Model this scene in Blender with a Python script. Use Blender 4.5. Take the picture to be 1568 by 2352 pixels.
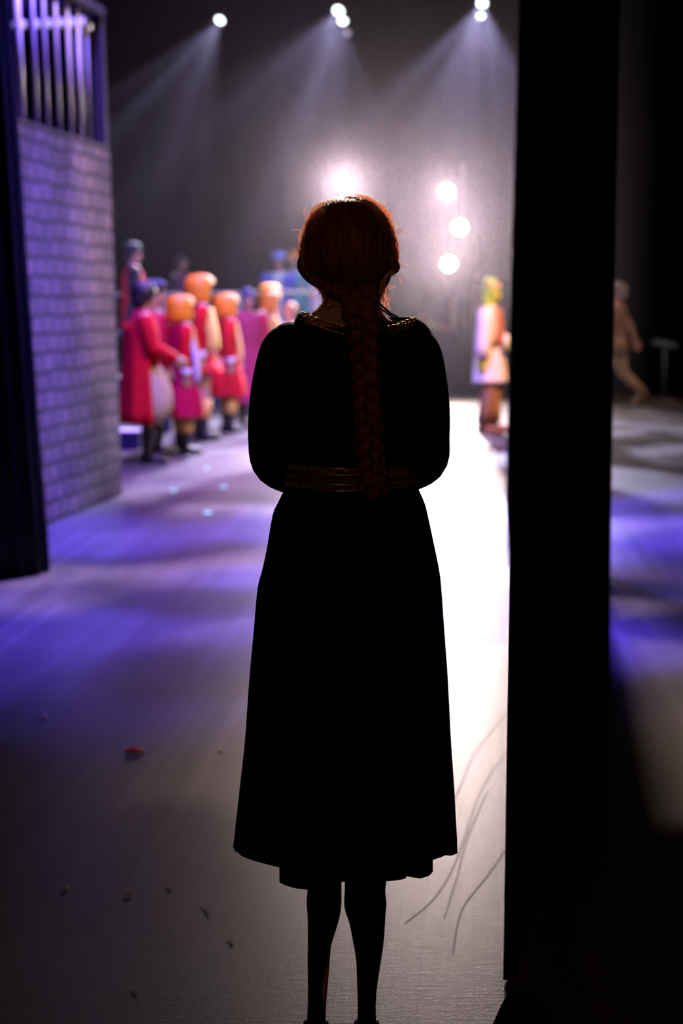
import bpy, bmesh, math, random
from mathutils import Vector, Matrix, Euler
PI = math.pi
R = random.Random(7)
for o in list(bpy.data.objects): bpy.data.objects.remove(o)
sc = bpy.context.scene
C = sc.collection

# ---------------------------------------------------------------- camera
CAM_Z, F, PITCH, ROLL = 1.48, 3267.0, math.radians(8.29), 0.012
fwd = Vector((0, math.cos(PITCH), -math.sin(PITCH)))
r0 = Vector((1, 0, 0)); u0 = r0.cross(fwd)
rt = r0*math.cos(ROLL) - u0*math.sin(ROLL)
up = u0*math.cos(ROLL) + r0*math.sin(ROLL)
CAM = Vector((0, 0, CAM_Z))
cd = bpy.data.cameras.new('camera'); cam = bpy.data.objects.new('camera', cd); C.objects.link(cam)
M = Matrix((rt, up, -fwd)).transposed().to_4x4(); M.translation = CAM
cam.matrix_world = M
cd.sensor_fit = 'VERTICAL'; cd.sensor_height = 36; cd.sensor_width = 24; cd.lens = F*36/2352
cd.clip_start = 0.05; cd.clip_end = 200
cd.dof.use_dof = True; cd.dof.focus_distance = 2.54; cd.dof.aperture_fstop = 2.7
sc.camera = cam

def ray(px, py):
    return fwd + rt*((px-784)/F) - up*((py-1176)/F)
def at(px, py, Y):
    d = ray(px, py); return CAM + d*(Y/d.y)
def fl(px, py, z=0.0):
    d = ray(px, py); return CAM + d*((z-CAM_Z)/d.z)
def proj(p):
    v = Vector(p)-CAM; k = v.dot(fwd)
    return 784+F*v.dot(rt)/k, 1176-F*v.dot(up)/k

# ---------------------------------------------------------------- render look
sc.view_settings.view_transform = 'Standard'; sc.view_settings.look = 'None'
sc.view_settings.gamma = 1; sc.view_settings.exposure = 0.0
sc.cycles.use_denoising = True
sc.cycles.max_bounces = 4; sc.cycles.diffuse_bounces = 2; sc.cycles.glossy_bounces = 2
sc.cycles.transmission_bounces = 2; sc.cycles.volume_bounces = 0; sc.cycles.transparent_max_bounces = 6
sc.cycles.sample_clamp_indirect = 4; sc.cycles.sample_clamp_direct = 40
sc.cycles.caustics_reflective = False; sc.cycles.caustics_refractive = False

# ---------------------------------------------------------------- world: dark theatre air with thin haze
HAZE = 0.0036
w = bpy.data.worlds.new('world'); sc.world = w; w.use_nodes = True
nt = w.node_tree; nt.nodes.clear()
wo = nt.nodes.new('ShaderNodeOutputWorld'); bg = nt.nodes.new('ShaderNodeBackground')
bg.inputs[0].default_value = (0.004, 0.005, 0.009, 1); bg.inputs[1].default_value = 1.0
nt.links.new(bg.outputs[0], wo.inputs['Surface'])

# ---------------------------------------------------------------- stage lights (the lamps of the rig)
def spot(name, loc, target, power, color, angle, blend=0.4, radius=0.06, gobo=None, parent=None):
    l = bpy.data.lights.new(name, 'SPOT'); l.energy = power; l.color = color
    l.spot_size = math.radians(angle); l.spot_blend = blend; l.shadow_soft_size = radius
    o = bpy.data.objects.new(name, l); C.objects.link(o)
    o.location = loc; d = Vector(target)-Vector(loc)
    o.rotation_euler = d.to_track_quat('-Z', 'Y').to_euler()
    if gobo:                                  # a break-up gobo in the lamp: (scale, low, high, colour in the gaps, seed, detail)
        s, lo, hi, c1, c2, seed = gobo
        l.use_nodes = True; n = l.node_tree.nodes; k = l.node_tree.links
        em = [x for x in n if x.type == 'EMISSION'][0]
        tc = n.new('ShaderNodeTexCoord'); sx = n.new('ShaderNodeSeparateXYZ'); k.new(tc.outputs['Normal'], sx.inputs[0])
        dx = n.new('ShaderNodeMath'); dx.operation = 'DIVIDE'; k.new(sx.outputs[0], dx.inputs[0]); k.new(sx.outputs[2], dx.inputs[1])
        dy = n.new('ShaderNodeMath'); dy.operation = 'DIVIDE'; k.new(sx.outputs[1], dy.inputs[0]); k.new(sx.outputs[2], dy.inputs[1])
        cx = n.new('ShaderNodeCombineXYZ'); k.new(dx.outputs[0], cx.inputs[0]); k.new(dy.outputs[0], cx.inputs[1]); cx.inputs[2].default_value = seed
        no = n.new('ShaderNodeTexNoise'); no.inputs['Scale'].default_value = s; no.inputs['Detail'].default_value = 1.0
        k.new(cx.outputs[0], no.inputs['Vector'])
        cr = n.new('ShaderNodeValToRGB'); k.new(no.outputs[0], cr.inputs[0])
        cr.color_ramp.elements[0].position = lo; cr.color_ramp.elements[0].color = (*c1, 1)
        cr.color_ramp.elements[1].position = hi; cr.color_ramp.elements[1].color = (*c2, 1)
        k.new(cr.outputs[0], em.inputs['Color'])
    if parent: 
        o.parent = parent; o.matrix_parent_inverse = Matrix.Translation(-parent.location)
    return o
BLK = (0, 0, 0); WHT = (1, 1, 1)
WARM = (1.0, 0.79, 0.75); BLUE = (0.12, 0.07, 1.0); LAV = (0.62, 0.52, 1.0); MAG = (1.0, 0.25, 0.75); COOL = (0.68, 0.64, 1.0)
# washes from the bars above the stage, out of the frame
spot('blue_wash', (0.7, 9.8, 8.8), (-1.0, 8.6, 0), 26000, BLUE, 48, 1.0, 0.04, (6.0, 0.40, 0.56, (.30, .30, .30), WHT, 1.3))
spot('lavender_wash', (0.4, 10.4, 8.8), (-0.7, 9.4, 0), 11000, (0.80, 0.55, 1.0), 44, 0.9, 0.04, (7.5, 0.48, 0.58, BLK, WHT, 4.1))
spot('blue_side_wash', (-1.0, 9.5, 8.6), (-2.2, 15.4, 0.3), 8000, BLUE, 55, 0.6, 0.1)
spot('purple_flat_wash', (1.5, 10.5, 7.5), (-1.9, 10.3, 1.3), 190, (0.62, 0.42, 1.0), 34, 0.5, 0.08, (5.5, 0.42, 0.58, (.45, .45, .45), WHT, 2.2))
spot('amber_flat_wash', (3.5, 12.0, 6.0), (-1.9, 10.3, 2.2), 420, (1.0, 0.62, 0.62), 30, 0.8, 0.08)
spot('group_key', (3.6, 9.5, 7.5), (-1.5, 15.3, 1.0), 2600, (1.0, 0.70, 0.50), 38, 0.5, 0.1)
spot('group_top_magenta', (-1.2, 16.5, 8.8), (-1.6, 15.3, 1.2), 5500, (0.62, 0.26, 1.0), 48, 0.5, 0.08)
spot('group_front', (0.5, 6.0, 8.0), (-1.6, 15.0, 1.0), 450, (1.0, 0.60, 0.60), 34, 0.5, 0.1)
spot('far_group_blue', (0.5, 17.5, 8.5), (-1.0, 23.0, 1.4), 2600, (0.45, 0.50, 1.0), 42, 0.5, 0.1)
spot('right_person_key', (4.6, 12.8, 5.0), (1.9, 16.5, 1.1), 3200, (1.0, 0.42, 0.12), 26, 0.5, 0.08)
spot('right_person_side', (-1.5, 11.5, 7.6), (1.85, 16.5, 1.0), 1100, (0.95, 0.80, 1.0), 17, 0.5, 0.08)
spot('right_floor_blue', (1.7, 10.5, 9.0), (2.2, 8.6, 0), 26000, BLUE, 46, 0.6, 0.08, (4.5, 0.42, 0.54, (.06, .06, .06), WHT, 3.7))
spot('right_floor_white', (1.45, 9.0, 8.8), (2.95, 4.9, 0), 3700, (1.0, 0.76, 0.62), 44, 0.4, 0.05, (6.5, 0.47, 0.53, BLK, WHT, 8.2))
spot('striding_person_key', (7.5, 16.5, 7.0), (4.2, 20.7, 1.0), 800, (1.0, 0.62, 0.38), 22, 0.6, 0.1)
spot('added_hair_rim_light', (0.25, 9.6, 5.6), (0.02, 2.52, 1.56), 4400, (1.0, 0.66, 0.52), 6, 0.6, 0.05)  # unseen lamp added to brighten the rim of her hair
# dim warm fill added behind the camera
spot('added_camera_fill', (-0.9, -2.2, 3.4), (0.0, 2.7, 1.0), 36, (1.0, 0.48, 0.24), 60, 0.8, 0.15)

# ---------------------------------------------------------------- materials
MATS = {}
def pm(name, col, rough=0.6, metal=0.0, noise=0.15, scale=12.0, bump=0.0, sheen=0.0, emit=None, spec=0.5, stripes=None):
    if name in MATS: return MATS[name]
    m = bpy.data.materials.new(name); m.use_nodes = True
    n = m.node_tree.nodes; k = m.node_tree.links; b = n['Principled BSDF']
    tc = n.new('ShaderNodeTexCoord'); nz = n.new('ShaderNodeTexNoise'); nz.inputs['Scale'].default_value = scale; nz.inputs['Detail'].default_value = 3
    k.new(tc.outputs['Object'], nz.inputs['Vector'])
    mx = n.new('ShaderNodeMix'); mx.data_type = 'RGBA'; k.new(nz.outputs[0], mx.inputs[0])
    mx.inputs[6].default_value = (*[c*(1-noise) for c in col], 1); mx.inputs[7].default_value = (*[min(1, c*(1+noise)) for c in col], 1)
    k.new(mx.outputs[2], b.inputs['Base Color'])
    b.inputs['Roughness'].default_value = rough; b.inputs['Metallic'].default_value = metal
    b.inputs['Specular IOR Level'].default_value = spec; b.inputs['Sheen Weight'].default_value = sheen
    if bump:
        bp = n.new('ShaderNodeBump'); bp.inputs['Strength'].default_value = bump; bp.inputs['Distance'].default_value = 0.01
        k.new(nz.outputs[0], bp.inputs['Height']); k.new(bp.outputs[0], b.inputs['Normal'])
    if emit:
        b.inputs['Emission Color'].default_value = (*emit[0], 1); b.inputs['Emission Strength'].default_value = emit[1]
    MATS[name] = m; return m
black_cloth = pm('black_serge', (0.0011, 0.0015, 0.0016), 0.9, spec=0.0, scale=30)
shiny_black = pm('black_drape_cloth', (0.004, 0.006, 0.007), 0.55, spec=0.12, scale=20)
dark_wall = pm('dark_paint', (0.012, 0.012, 0.014), 0.85, spec=0.2)
skin = pm('skin', (0.52, 0.30, 0.22), 0.55, noise=0.06, scale=8)
skin_dark = pm('skin_tan', (0.40, 0.23, 0.17), 0.55, noise=0.06, scale=8)
red = pm('red_cloth', (0.58, 0.003, 0.016), 0.85, noise=0.2, scale=6, spec=0.2)
magenta = pm('crimson_cloth', (0.48, 0.003, 0.055), 0.85, noise=0.12, scale=6, spec=0.2)
orange = pm('orange_wig', (0.88, 0.30, 0.008), 0.5, noise=0.12, scale=25, bump=0.3)
yellow = pm('yellow_cloth', (0.90, 0.56, 0.14), 0.7, noise=0.08)
cream = pm('cream_cloth', (0.80, 0.62, 0.40), 0.7, noise=0.1)
tan = pm('tan_striped_cloth', (0.50, 0.38, 0.24), 0.75, noise=0.25, scale=20)
blackboot = pm('black_leather', (0.012, 0.011, 0.012), 0.35, spec=0.5)
darkcloth = pm('dark_cloth', (0.02, 0.018, 0.03), 0.8)
darkhair = pm('dark_hair', (0.02, 0.014, 0.018), 0.5, noise=0.3, scale=40, bump=0.3)
brownhair = pm('brown_hair', (0.09, 0.045, 0.025), 0.5, noise=0.3, scale=40, bump=0.3)
blue_hat = pm('navy_felt', (0.03, 0.03, 0.12), 0.85)
blue_cloth = pm('blue_cloth', (0.10, 0.14, 0.75), 0.75)
white_cloth = pm('white_cloth', (0.80, 0.78, 0.80), 0.75, noise=0.05)
teal_cloth = pm('teal_cloth', (0.10, 0.52, 0.60), 0.6)
lilac_cloth = pm('lilac_cloth', (0.62, 0.52, 0.80), 0.6)
green_paint = pm('green_face_paint', (0.50, 0.66, 0.05), 0.55, noise=0.08)
green_hood = pm('green_hood', (0.42, 0.72, 0.16), 0.6, noise=0.1)
brown_cloth = pm('brown_cloth', (0.30, 0.17, 0.10), 0.8, noise=0.2)
grey_hair = pm('grey_wig', (0.30, 0.28, 0.32), 0.7, noise=0.3, scale=30, bump=0.5)
eye_m = pm('eye_dark', (0.02, 0.02, 0.02), 0.2)
lip_m = pm('lips', (0.35, 0.08, 0.08), 0.5)
steel = pm('painted_steel', (0.03, 0.03, 0.032), 0.45, 0.3)
pale_paint = pm('pale_paint', (0.62, 0.56, 0.60), 0.35, noise=0.1)
warm_lens = pm('warm_lens', (1, 1, 1), 0.3, emit=((1.0, 0.86, 0.78), 60))
cool_lens = pm('cool_lens', (1, 1, 1), 0.3, emit=((0.85, 1.0, 0.98), 7))
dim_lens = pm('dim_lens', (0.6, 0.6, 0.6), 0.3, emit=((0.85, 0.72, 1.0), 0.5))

# ---------------------------------------------------------------- mesh helpers
def link(name, bm, mat, parent=None, smooth=True, off=None):
    me = bpy.data.meshes.new(name)
    if off is not None: bmesh.ops.translate(bm, verts=bm.verts, vec=-Vector(off))
    bmesh.ops.recalc_face_normals(bm, faces=bm.faces)
    bm.to_mesh(me); bm.free()
    for p in me.polygons: p.use_smooth = smooth
    if mat:
        for m in (mat if isinstance(mat, (list, tuple)) else [mat]): me.materials.append(m)
    o = bpy.data.objects.new(name, me); C.objects.link(o)
    if parent: o.parent = parent
    return o
def empty(name, loc, rz=0, s=1):
    o = bpy.data.objects.new(name, None); C.objects.link(o); o.location = loc; o.rotation_euler = (0, 0, rz); o.scale = (s, s, s)
    return o
def tag(o, label, cat, group=None, kind=None):
    o['label'] = label; o['category'] = cat
    if group: o['group'] = group
    if kind: o['kind'] = kind
    return o
def struct(o): o['kind'] = 'structure'; return o
def box(bm, c, s, rz=0, bev=0.0):
    r = bmesh.ops.create_cube(bm, size=1)['verts']
    bmesh.ops.scale(bm, verts=r, vec=s)
    if bev:
        es = list({e for v in r for e in v.link_edges})
        rr = bmesh.ops.bevel(bm, geom=es, offset=bev, segments=2, affect='EDGES')
        r = list({v for v in rr['verts']} | {v for v in r if v.is_valid})
    if rz: bmesh.ops.rotate(bm, verts=r, cent=(0, 0, 0), matrix=Matrix.Rotation(rz, 3, 'Z'))
    bmesh.ops.translate(bm, verts=r, vec=c); return r
def tube(bm, pts, rad, n=12, caps=True):
    pts = [Vector(p) for p in pts]
    if not isinstance(rad, (list, tuple)): rad = [rad]*len(pts)
    rings = []; prev = None
    for i, p in enumerate(pts):
        t = (pts[min(i+1, len(pts)-1)]-pts[max(i-1, 0)])
        if t.length < 1e-9: t = Vector((0, 0, 1))
        t.normalize()
        if prev is None: a = t.cross(Vector((0, 1, 0)) if abs(t.y) < .9 else Vector((1, 0, 0)))
        else: a = prev - t*prev.dot(t)
        a.normalize(); prev = a; b = t.cross(a)
        r = rad[i]; rx, ry = (r if isinstance(r, tuple) else (r, r))
        rings.append([bm.verts.new(p + a*rx*math.cos(2*PI*j/n) + b*ry*math.sin(2*PI*j/n)) for j in range(n)])
    for i in range(len(rings)-1):
        for j in range(n):
            bm.faces.new((rings[i][j], rings[i][(j+1) % n], rings[i+1][(j+1) % n], rings[i+1][j]))
    if caps:
        bm.faces.new(rings[0][::-1]); bm.faces.new(rings[-1])
    return rings
def ell(bm, c, r, rot=None, u=16, v=10):
    vs_ = bmesh.ops.create_uvsphere(bm, u_segments=u, v_segments=v, radius=1)['verts']
    bmesh.ops.scale(bm, verts=vs_, vec=r)
    if rot: bmesh.ops.rotate(bm, verts=vs_, cent=(0, 0, 0), matrix=Euler(rot).to_matrix())
    bmesh.ops.translate(bm, verts=vs_, vec=c); return vs_
def cap(bm, a, ra, b, rb, n=12):             # tapered limb piece with round ends
    a = Vector(a); b = Vector(b)
    tube(bm, [a, b], [ra, rb], n); ell(bm, a, (ra,)*3, u=12, v=8); ell(bm, b, (rb,)*3, u=12, v=8)
def loft(bm, rings, n=40, fold=0, k=9, seed=0.0, bottom=True, top=True, hem=0.0):
    """rings: (cx, cy, z, rx, ry); folds grow towards the last ring"""
    out = []; N = len(rings)
    for i, (cx, cy, z, rx, ry) in enumerate(rings):
        g = fold*(i/max(1, N-1))**1.5
        row = []
        for j in range(n):
            a = 2*PI*j/n
            f = 1 + g*(math.sin(k*a+seed)*.7 + math.sin((k*2+1)*a+seed*2.3)*.3)
            dz = hem*math.sin(3*a+seed) if i == N-1 else 0
            row.append(bm.verts.new((cx+rx*f*math.cos(a), cy+ry*f*math.sin(a), z+dz)))
        out.append(row)
    for i in range(N-1):
        for j in range(n):
            bm.faces.new((out[i][j], out[i][(j+1) % n], out[i+1][(j+1) % n], out[i+1][j]))
    if top: bm.faces.new(out[0])
    if bottom: bm.faces.new(out[-1][::-1])
    return out
def dense(rings, k=3):                        # smooth in-between rings (Catmull-Rom)
    out = []
    for i in range(len(rings)-1):
        p0 = rings[max(0, i-1)]; p1 = rings[i]; p2 = rings[i+1]; p3 = rings[min(len(rings)-1, i+2)]
        for s in range(k):
            t = s/k
            out.append(tuple(.5*((2*b)+(-a+c)*t+(2*a-5*b+4*c-d)*t*t+(-a+3*b-3*c+d)*t**3) for a, b, c, d in zip(p0, p1, p2, p3)))
    out.append(tuple(rings[-1])); return out
def solid(o, t, off=0):
    m = o.modifiers.new('thickness', 'SOLIDIFY'); m.thickness = t; m.offset = off; return o
def bake(o):                                  # fix the modifiers into the mesh
    dg = bpy.context.evaluated_depsgraph_get(); dg.update()
    me = bpy.data.meshes.new_from_object(o.evaluated_get(dg)); me.name = o.name
    o.modifiers.clear(); o.data = me
    for p in me.polygons: p.use_smooth = True
    return o

# ---------------------------------------------------------------- floor material: worn painted narrow boards
def floor_mat():
    m = bpy.data.materials.new('stage_floor'); m.use_nodes = True
    n = m.node_tree.nodes; k = m.node_tree.links; b = n['Principled BSDF']
    tc = n.new('ShaderNodeTexCoord'); mp = n.new('ShaderNodeMapping'); k.new(tc.outputs['Object'], mp.inputs[0])
    mp.inputs['Rotation'].default_value = (0, 0, math.radians(90+5.4))
    br = n.new('ShaderNodeTexBrick'); k.new(mp.outputs[0], br.inputs['Vector'])
    br.offset = 0.37; br.inputs['Scale'].default_value = 1.0
    br.inputs['Brick Width'].default_value = 2.3; br.inputs['Row Height'].default_value = 0.06; br.inputs['Mortar Size'].default_value = 0.0012
    br.inputs['Color1'].default_value = (0.095, 0.085, 0.085, 1); br.inputs['Color2'].default_value = (0.135, 0.122, 0.118, 1)
    br.inputs['Mortar'].default_value = (0.07, 0.065, 0.065, 1)
    n1 = n.new('ShaderNodeTexNoise'); n1.inputs['Scale'].default_value = 0.9; n1.inputs['Detail'].default_value = 5; k.new(tc.outputs['Object'], n1.inputs['Vector'])
    n2 = n.new('ShaderNodeTexNoise'); n2.inputs['Scale'].default_value = 160; n2.inputs['Detail'].default_value = 4; k.new(tc.outputs['Object'], n2.inputs['Vector'])
    mx = n.new('ShaderNodeMix'); mx.data_type = 'RGBA'; mx.blend_type = 'MULTIPLY'; mx.inputs[0].default_value = 1
    cr = n.new('ShaderNodeValToRGB'); cr.color_ramp.elements[0].color = (.62, .62, .64, 1); cr.color_ramp.elements[0].position = .3; cr.color_ramp.elements[1].position = .65
    k.new(n1.outputs[0], cr.inputs[0]); k.new(br.outputs[0], mx.inputs[6]); k.new(cr.outputs[0], mx.inputs[7])
    k.new(mx.outputs[2], b.inputs['Base Color']); b.inputs['Specular IOR Level'].default_value = 0.42
    rr = n.new('ShaderNodeMapRange'); rr.inputs[3].default_value = 0.31; rr.inputs[4].default_value = 0.39
    k.new(n1.outputs[0], rr.inputs[0]); k.new(rr.outputs[0], b.inputs['Roughness'])
    bp = n.new('ShaderNodeBump'); bp.inputs['Strength'].default_value = 0.25; bp.inputs['Distance'].default_value = 0.002
    wv = n.new('ShaderNodeTexNoise'); wv.inputs['Scale'].default_value = 1; wv.inputs['Detail'].default_value = 3
    m2 = n.new('ShaderNodeMapping'); m2.inputs['Scale'].default_value = (14, 160, 1); k.new(tc.outputs['Object'], m2.inputs[0]); k.new(m2.outputs[0], wv.inputs['Vector'])
    ad = n.new('ShaderNodeMath'); ad.operation = 'ADD'; k.new(n2.outputs[0], ad.inputs[0]); k.new(wv.outputs[0], ad.inputs[1])
    k.new(ad.outputs[0], bp.inputs['Height']); k.new(bp.outputs[0], b.inputs['Normal'])
    return m
FLOOR = floor_mat()
FX0, FX1, FY0, FY1, FZ = -9, 13, -4, 30, 11
def slab(name, x0, x1, y0, y1, z0, z1, mat):
    bm = bmesh.new(); box(bm, ((x0+x1)/2, (y0+y1)/2, (z0+z1)/2), (x1-x0, y1-y0, z1-z0))
    return struct(link(name, bm, mat, smooth=False))
slab('floor', FX0, FX1, FY0, FY1, -0.1, 0, FLOOR)
slab('ceiling', FX0, FX1, FY0, FY1, FZ, FZ+.1, dark_wall)
slab('wall_left', FX0-.1, FX0, FY0, FY1, 0, FZ, dark_wall)
slab('wall_right', FX1, FX1+.1, FY0, FY1, 0, FZ, dark_wall)
slab('wall_back', FX0, FX1, FY1, FY1+.1, 0, FZ, dark_wall)
slab('wall_front', FX0, FX1, FY0-.1, FY0, 0, FZ, dark_wall)

# stage haze hanging upstage
hm = bpy.data.materials.new('haze'); hm.use_nodes = True; hm.node_tree.nodes.clear()
ho_ = hm.node_tree.nodes.new('ShaderNodeOutputMaterial'); vs = hm.node_tree.nodes.new('ShaderNodeVolumeScatter')
vs.inputs['Color'].default_value = (0.90, 0.84, 1.0, 1); vs.inputs['Density'].default_value = HAZE; vs.inputs['Anisotropy'].default_value = 0.86
hm.node_tree.links.new(vs.outputs[0], ho_.inputs['Volume'])
bm = bmesh.new(); bmesh.ops.create_cube(bm, size=1); bmesh.ops.scale(bm, verts=bm.verts, vec=(11.6, 15.4, 10.6)); bmesh.ops.translate(bm, verts=bm.verts, vec=(-2.6, 22.2, 5.45))
hz_ = bpy.data.meshes.new('stage_haze'); bm.to_mesh(hz_); bm.free(); hz_.materials.append(hm)
hz_ = bpy.data.objects.new('stage_haze', hz_); C.objects.link(hz_); hz_['kind'] = 'stuff'; hz_['label'] = 'thin theatrical haze hanging over the far stage'; hz_['category'] = 'haze'

# ---------------------------------------------------------------- black drapes
def drape(name, label, a, b, z0, z1, mat=black_cloth, folds=1.6, amp=0.06, group=None, lean=0.0, seed=0.0):
    a = Vector((*a, 0)); b = Vector((*b, 0)); L = (b-a).length; t = (b-a)/L; nrm = Vector((-t.y, t.x, 0))
    nx = max(24, int(L*folds*14)); nz = 10; bm = bmesh.new(); g = []
    for i in range(nx+1):
        s = i/nx*L
        o = amp*(math.sin(s*folds*2*PI+seed)+.35*math.sin(s*folds*2*PI*2.3+1+seed))
        g.append([bm.verts.new(a+t*s+nrm*o*(.6+.4*(1-j/nz))+t*lean*(1-j/nz)+Vector((0, 0, z0+(z1-z0)*j/nz))) for j in range(nz+1)])
    for i in range(nx):
        for j in range(nz): bm.faces.new((g[i][j], g[i+1][j], g[i+1][j+1], g[i][j+1]))
    o = solid(link(name, bm, mat), 0.012); tag(o, label, 'curtain', group); return o
# rear masking across the far wing, legs in depth on both sides
drape('stage_curtain', 'wide black curtain across the far end behind the bright lamps', (-8.8, 28.6), (12.8, 28.6), 0.01, 10.8, folds=.9, amp=.12)
# left legs
p = [at(510, 700, 26), at(318, 700, 21.5)]
drape('stage_curtain', 'dark hanging leg ending below the single upper left lamp', (-8.5, 26.2), (p[0].x, 26.0), 0.01, 10.8, folds=1.1, amp=.07, seed=1)
drape('stage_curtain', 'black leg seen through the gaps of the castle wall bars', (-8.7, 14.05), (-2.42, 14.05), 0.01, 10.8, folds=1.1, amp=.05, seed=3)
drape('stage_curtain', 'dark leg behind the capped person on the platform', (-8.5, 25.6), (p[1].x*25.5/21.5, 25.5), 0.01, 10.8, folds=1.1, amp=.07, seed=2)
q = at(1140, 700, 24.5)
drape('stage_curtain', 'dark leg right of the three stacked bright lamps', (q.x, 24.5), (12.6, 25.5), 0.01, 10.8, folds=1.1, amp=.06, seed=.4)

def edge_drape(name, label, left, right, yl, yr, mat, thick=0.012, fold=0.02, nfold=5, n=60):
    """drape hung between two edge lines given as (px, py) lists at depths yl, yr"""
    def interp(L, py):
        for (x0, y0), (x1, y1) in zip(L, L[1:]):
            if y0 <= py <= y1: return x0+(x1-x0)*(py-y0)/(y1-y0)
        (x0, y0), (x1, y1) = (L[0], L[1]) if py < L[0][1] else (L[-2], L[-1])
        return x0+(x1-x0)*(py-y0)/(y1-y0)
    def col(L, Y):
        pts = []
        bot = None
        for i in range(400):
            py = -2600+i*15
            if at(interp(L, py), py, Y).z < 0: bot = py; break
        for i in range(25):
            f = i/24; py = -2600+(bot+2600)*f if i < 24 else bot
            pp = at(interp(L, py), py, Y); pts.append(pp)
        pts[-1].z = 0.004
        return pts
    A, B = col(left, yl), col(right, yr); bm = bmesh.new(); g = []
    d = (B[-1]-A[-1]); nrm = Vector((-d.y, d.x, 0)).normalized()
    # edges use their own heights: resample both to common z
    def atz(P, z):
        for a, b in zip(P, P[1:]):
            if b.z <= z <= a.z: return a.lerp(b, (a.z-z)/max(1e-9, a.z-b.z))
        return P[0] if z > P[0].z else P[-1]
    zs = [0.004+(9.5-0.004)*(j/24)**1.3 for j in range(25)]
    def line(P, z):
        if z > P[0].z: q_ = P[0]+(P[0]-P[1])*((z-P[0].z)/(P[0].z-P[1].z)); return q_
        return atz(P, z)
    for i in range(n+1):
        f = i/n; g.append([bm.verts.new(Vector((*(line(A, z).lerp(line(B, z), f)+nrm*fold*math.sin(PI*f)*math.sin(f*nfold*2*PI)).to_2d(), z))) for z in zs])
    for i in range(n):
        for j in range(24): bm.faces.new((g[i][j], g[i+1][j], g[i+1][j+1], g[i][j+1]))
    return solid(link(name, bm, mat), thick)
rd = edge_drape('masking_drape', '', [(1217, 0), (1180, 1330), (1165, 2262)], [(1418, 0), (1405, 700), (1396, 1300), (1394, 1545)], 2.95, 5.62, black_cloth, 0.02, 0.015, 4)
tag(rd, 'broad black masking drape standing right of the woman', 'curtain')
# its farther neighbour, whose hem shows at the left of it
e2 = edge_drape('masking_drape', '', [(1192, 0), (1172, 700), (1160, 1200), (1166, 1292)], [(1380, 0), (1380, 1300)], 7.9, 7.7, shiny_black, 0.02, 0.03, 3)
tag(e2, 'farther black drape edge peeking out left of the broad right drape', 'curtain')
# left leg: thick bundle of drape with a rounded edge
def bundle(name, label, edge, Y, x_far, mat, depth):
    bm = bmesh.new(); rows = []
    n = 26
    for py in [-900, -500, -200, 0, 300, 700, 1050, 1200, 1292]:
        L = edge
        for (x0, y0), (x1, y1) in zip(L, L[1:]):
            if y0 <= py <= y1: px = x0+(x1-x0)*(py-y0)/(y1-y0)
        e = at(px, py, Y); z = max(e.z, .005) if py < 1292 else .005
        row = []
        for j in range(n):                       # rounded nose at the stage end, long tail off frame
            a = -PI/2+PI*j/(n-1)
            f = 1+.12*math.sin(j*1.7)
            row.append((e.x-depth+depth*math.cos(a)*f, Y+depth*math.sin(a)*f, z))
        row = [(x_far, Y-depth, z)]+[(e.x-depth-(.25*(6-i)), Y-depth+.05*math.sin(i*2.1), z) for i in range(6)]+row+[(x_far, Y+depth, z)]
        rows.append([bm.verts.new(v) for v in row])
    for a, b in zip(rows, rows[1:]):
        for j in range(len(a)-1): bm.faces.new((a[j], a[j+1], b[j+1], b[j]))
    o = solid(link(name, bm, mat), .012); tag(o, label, 'curtain'); return o
bundle('masking_drape', 'gathered black drape at the left edge in front of the castle wall', [(-60, -900), (10, 0), (32, 300), (58, 700), (84, 1050), (97, 1200), (103, 1292)], 7.95, -6.5, shiny_black, .22)

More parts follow.
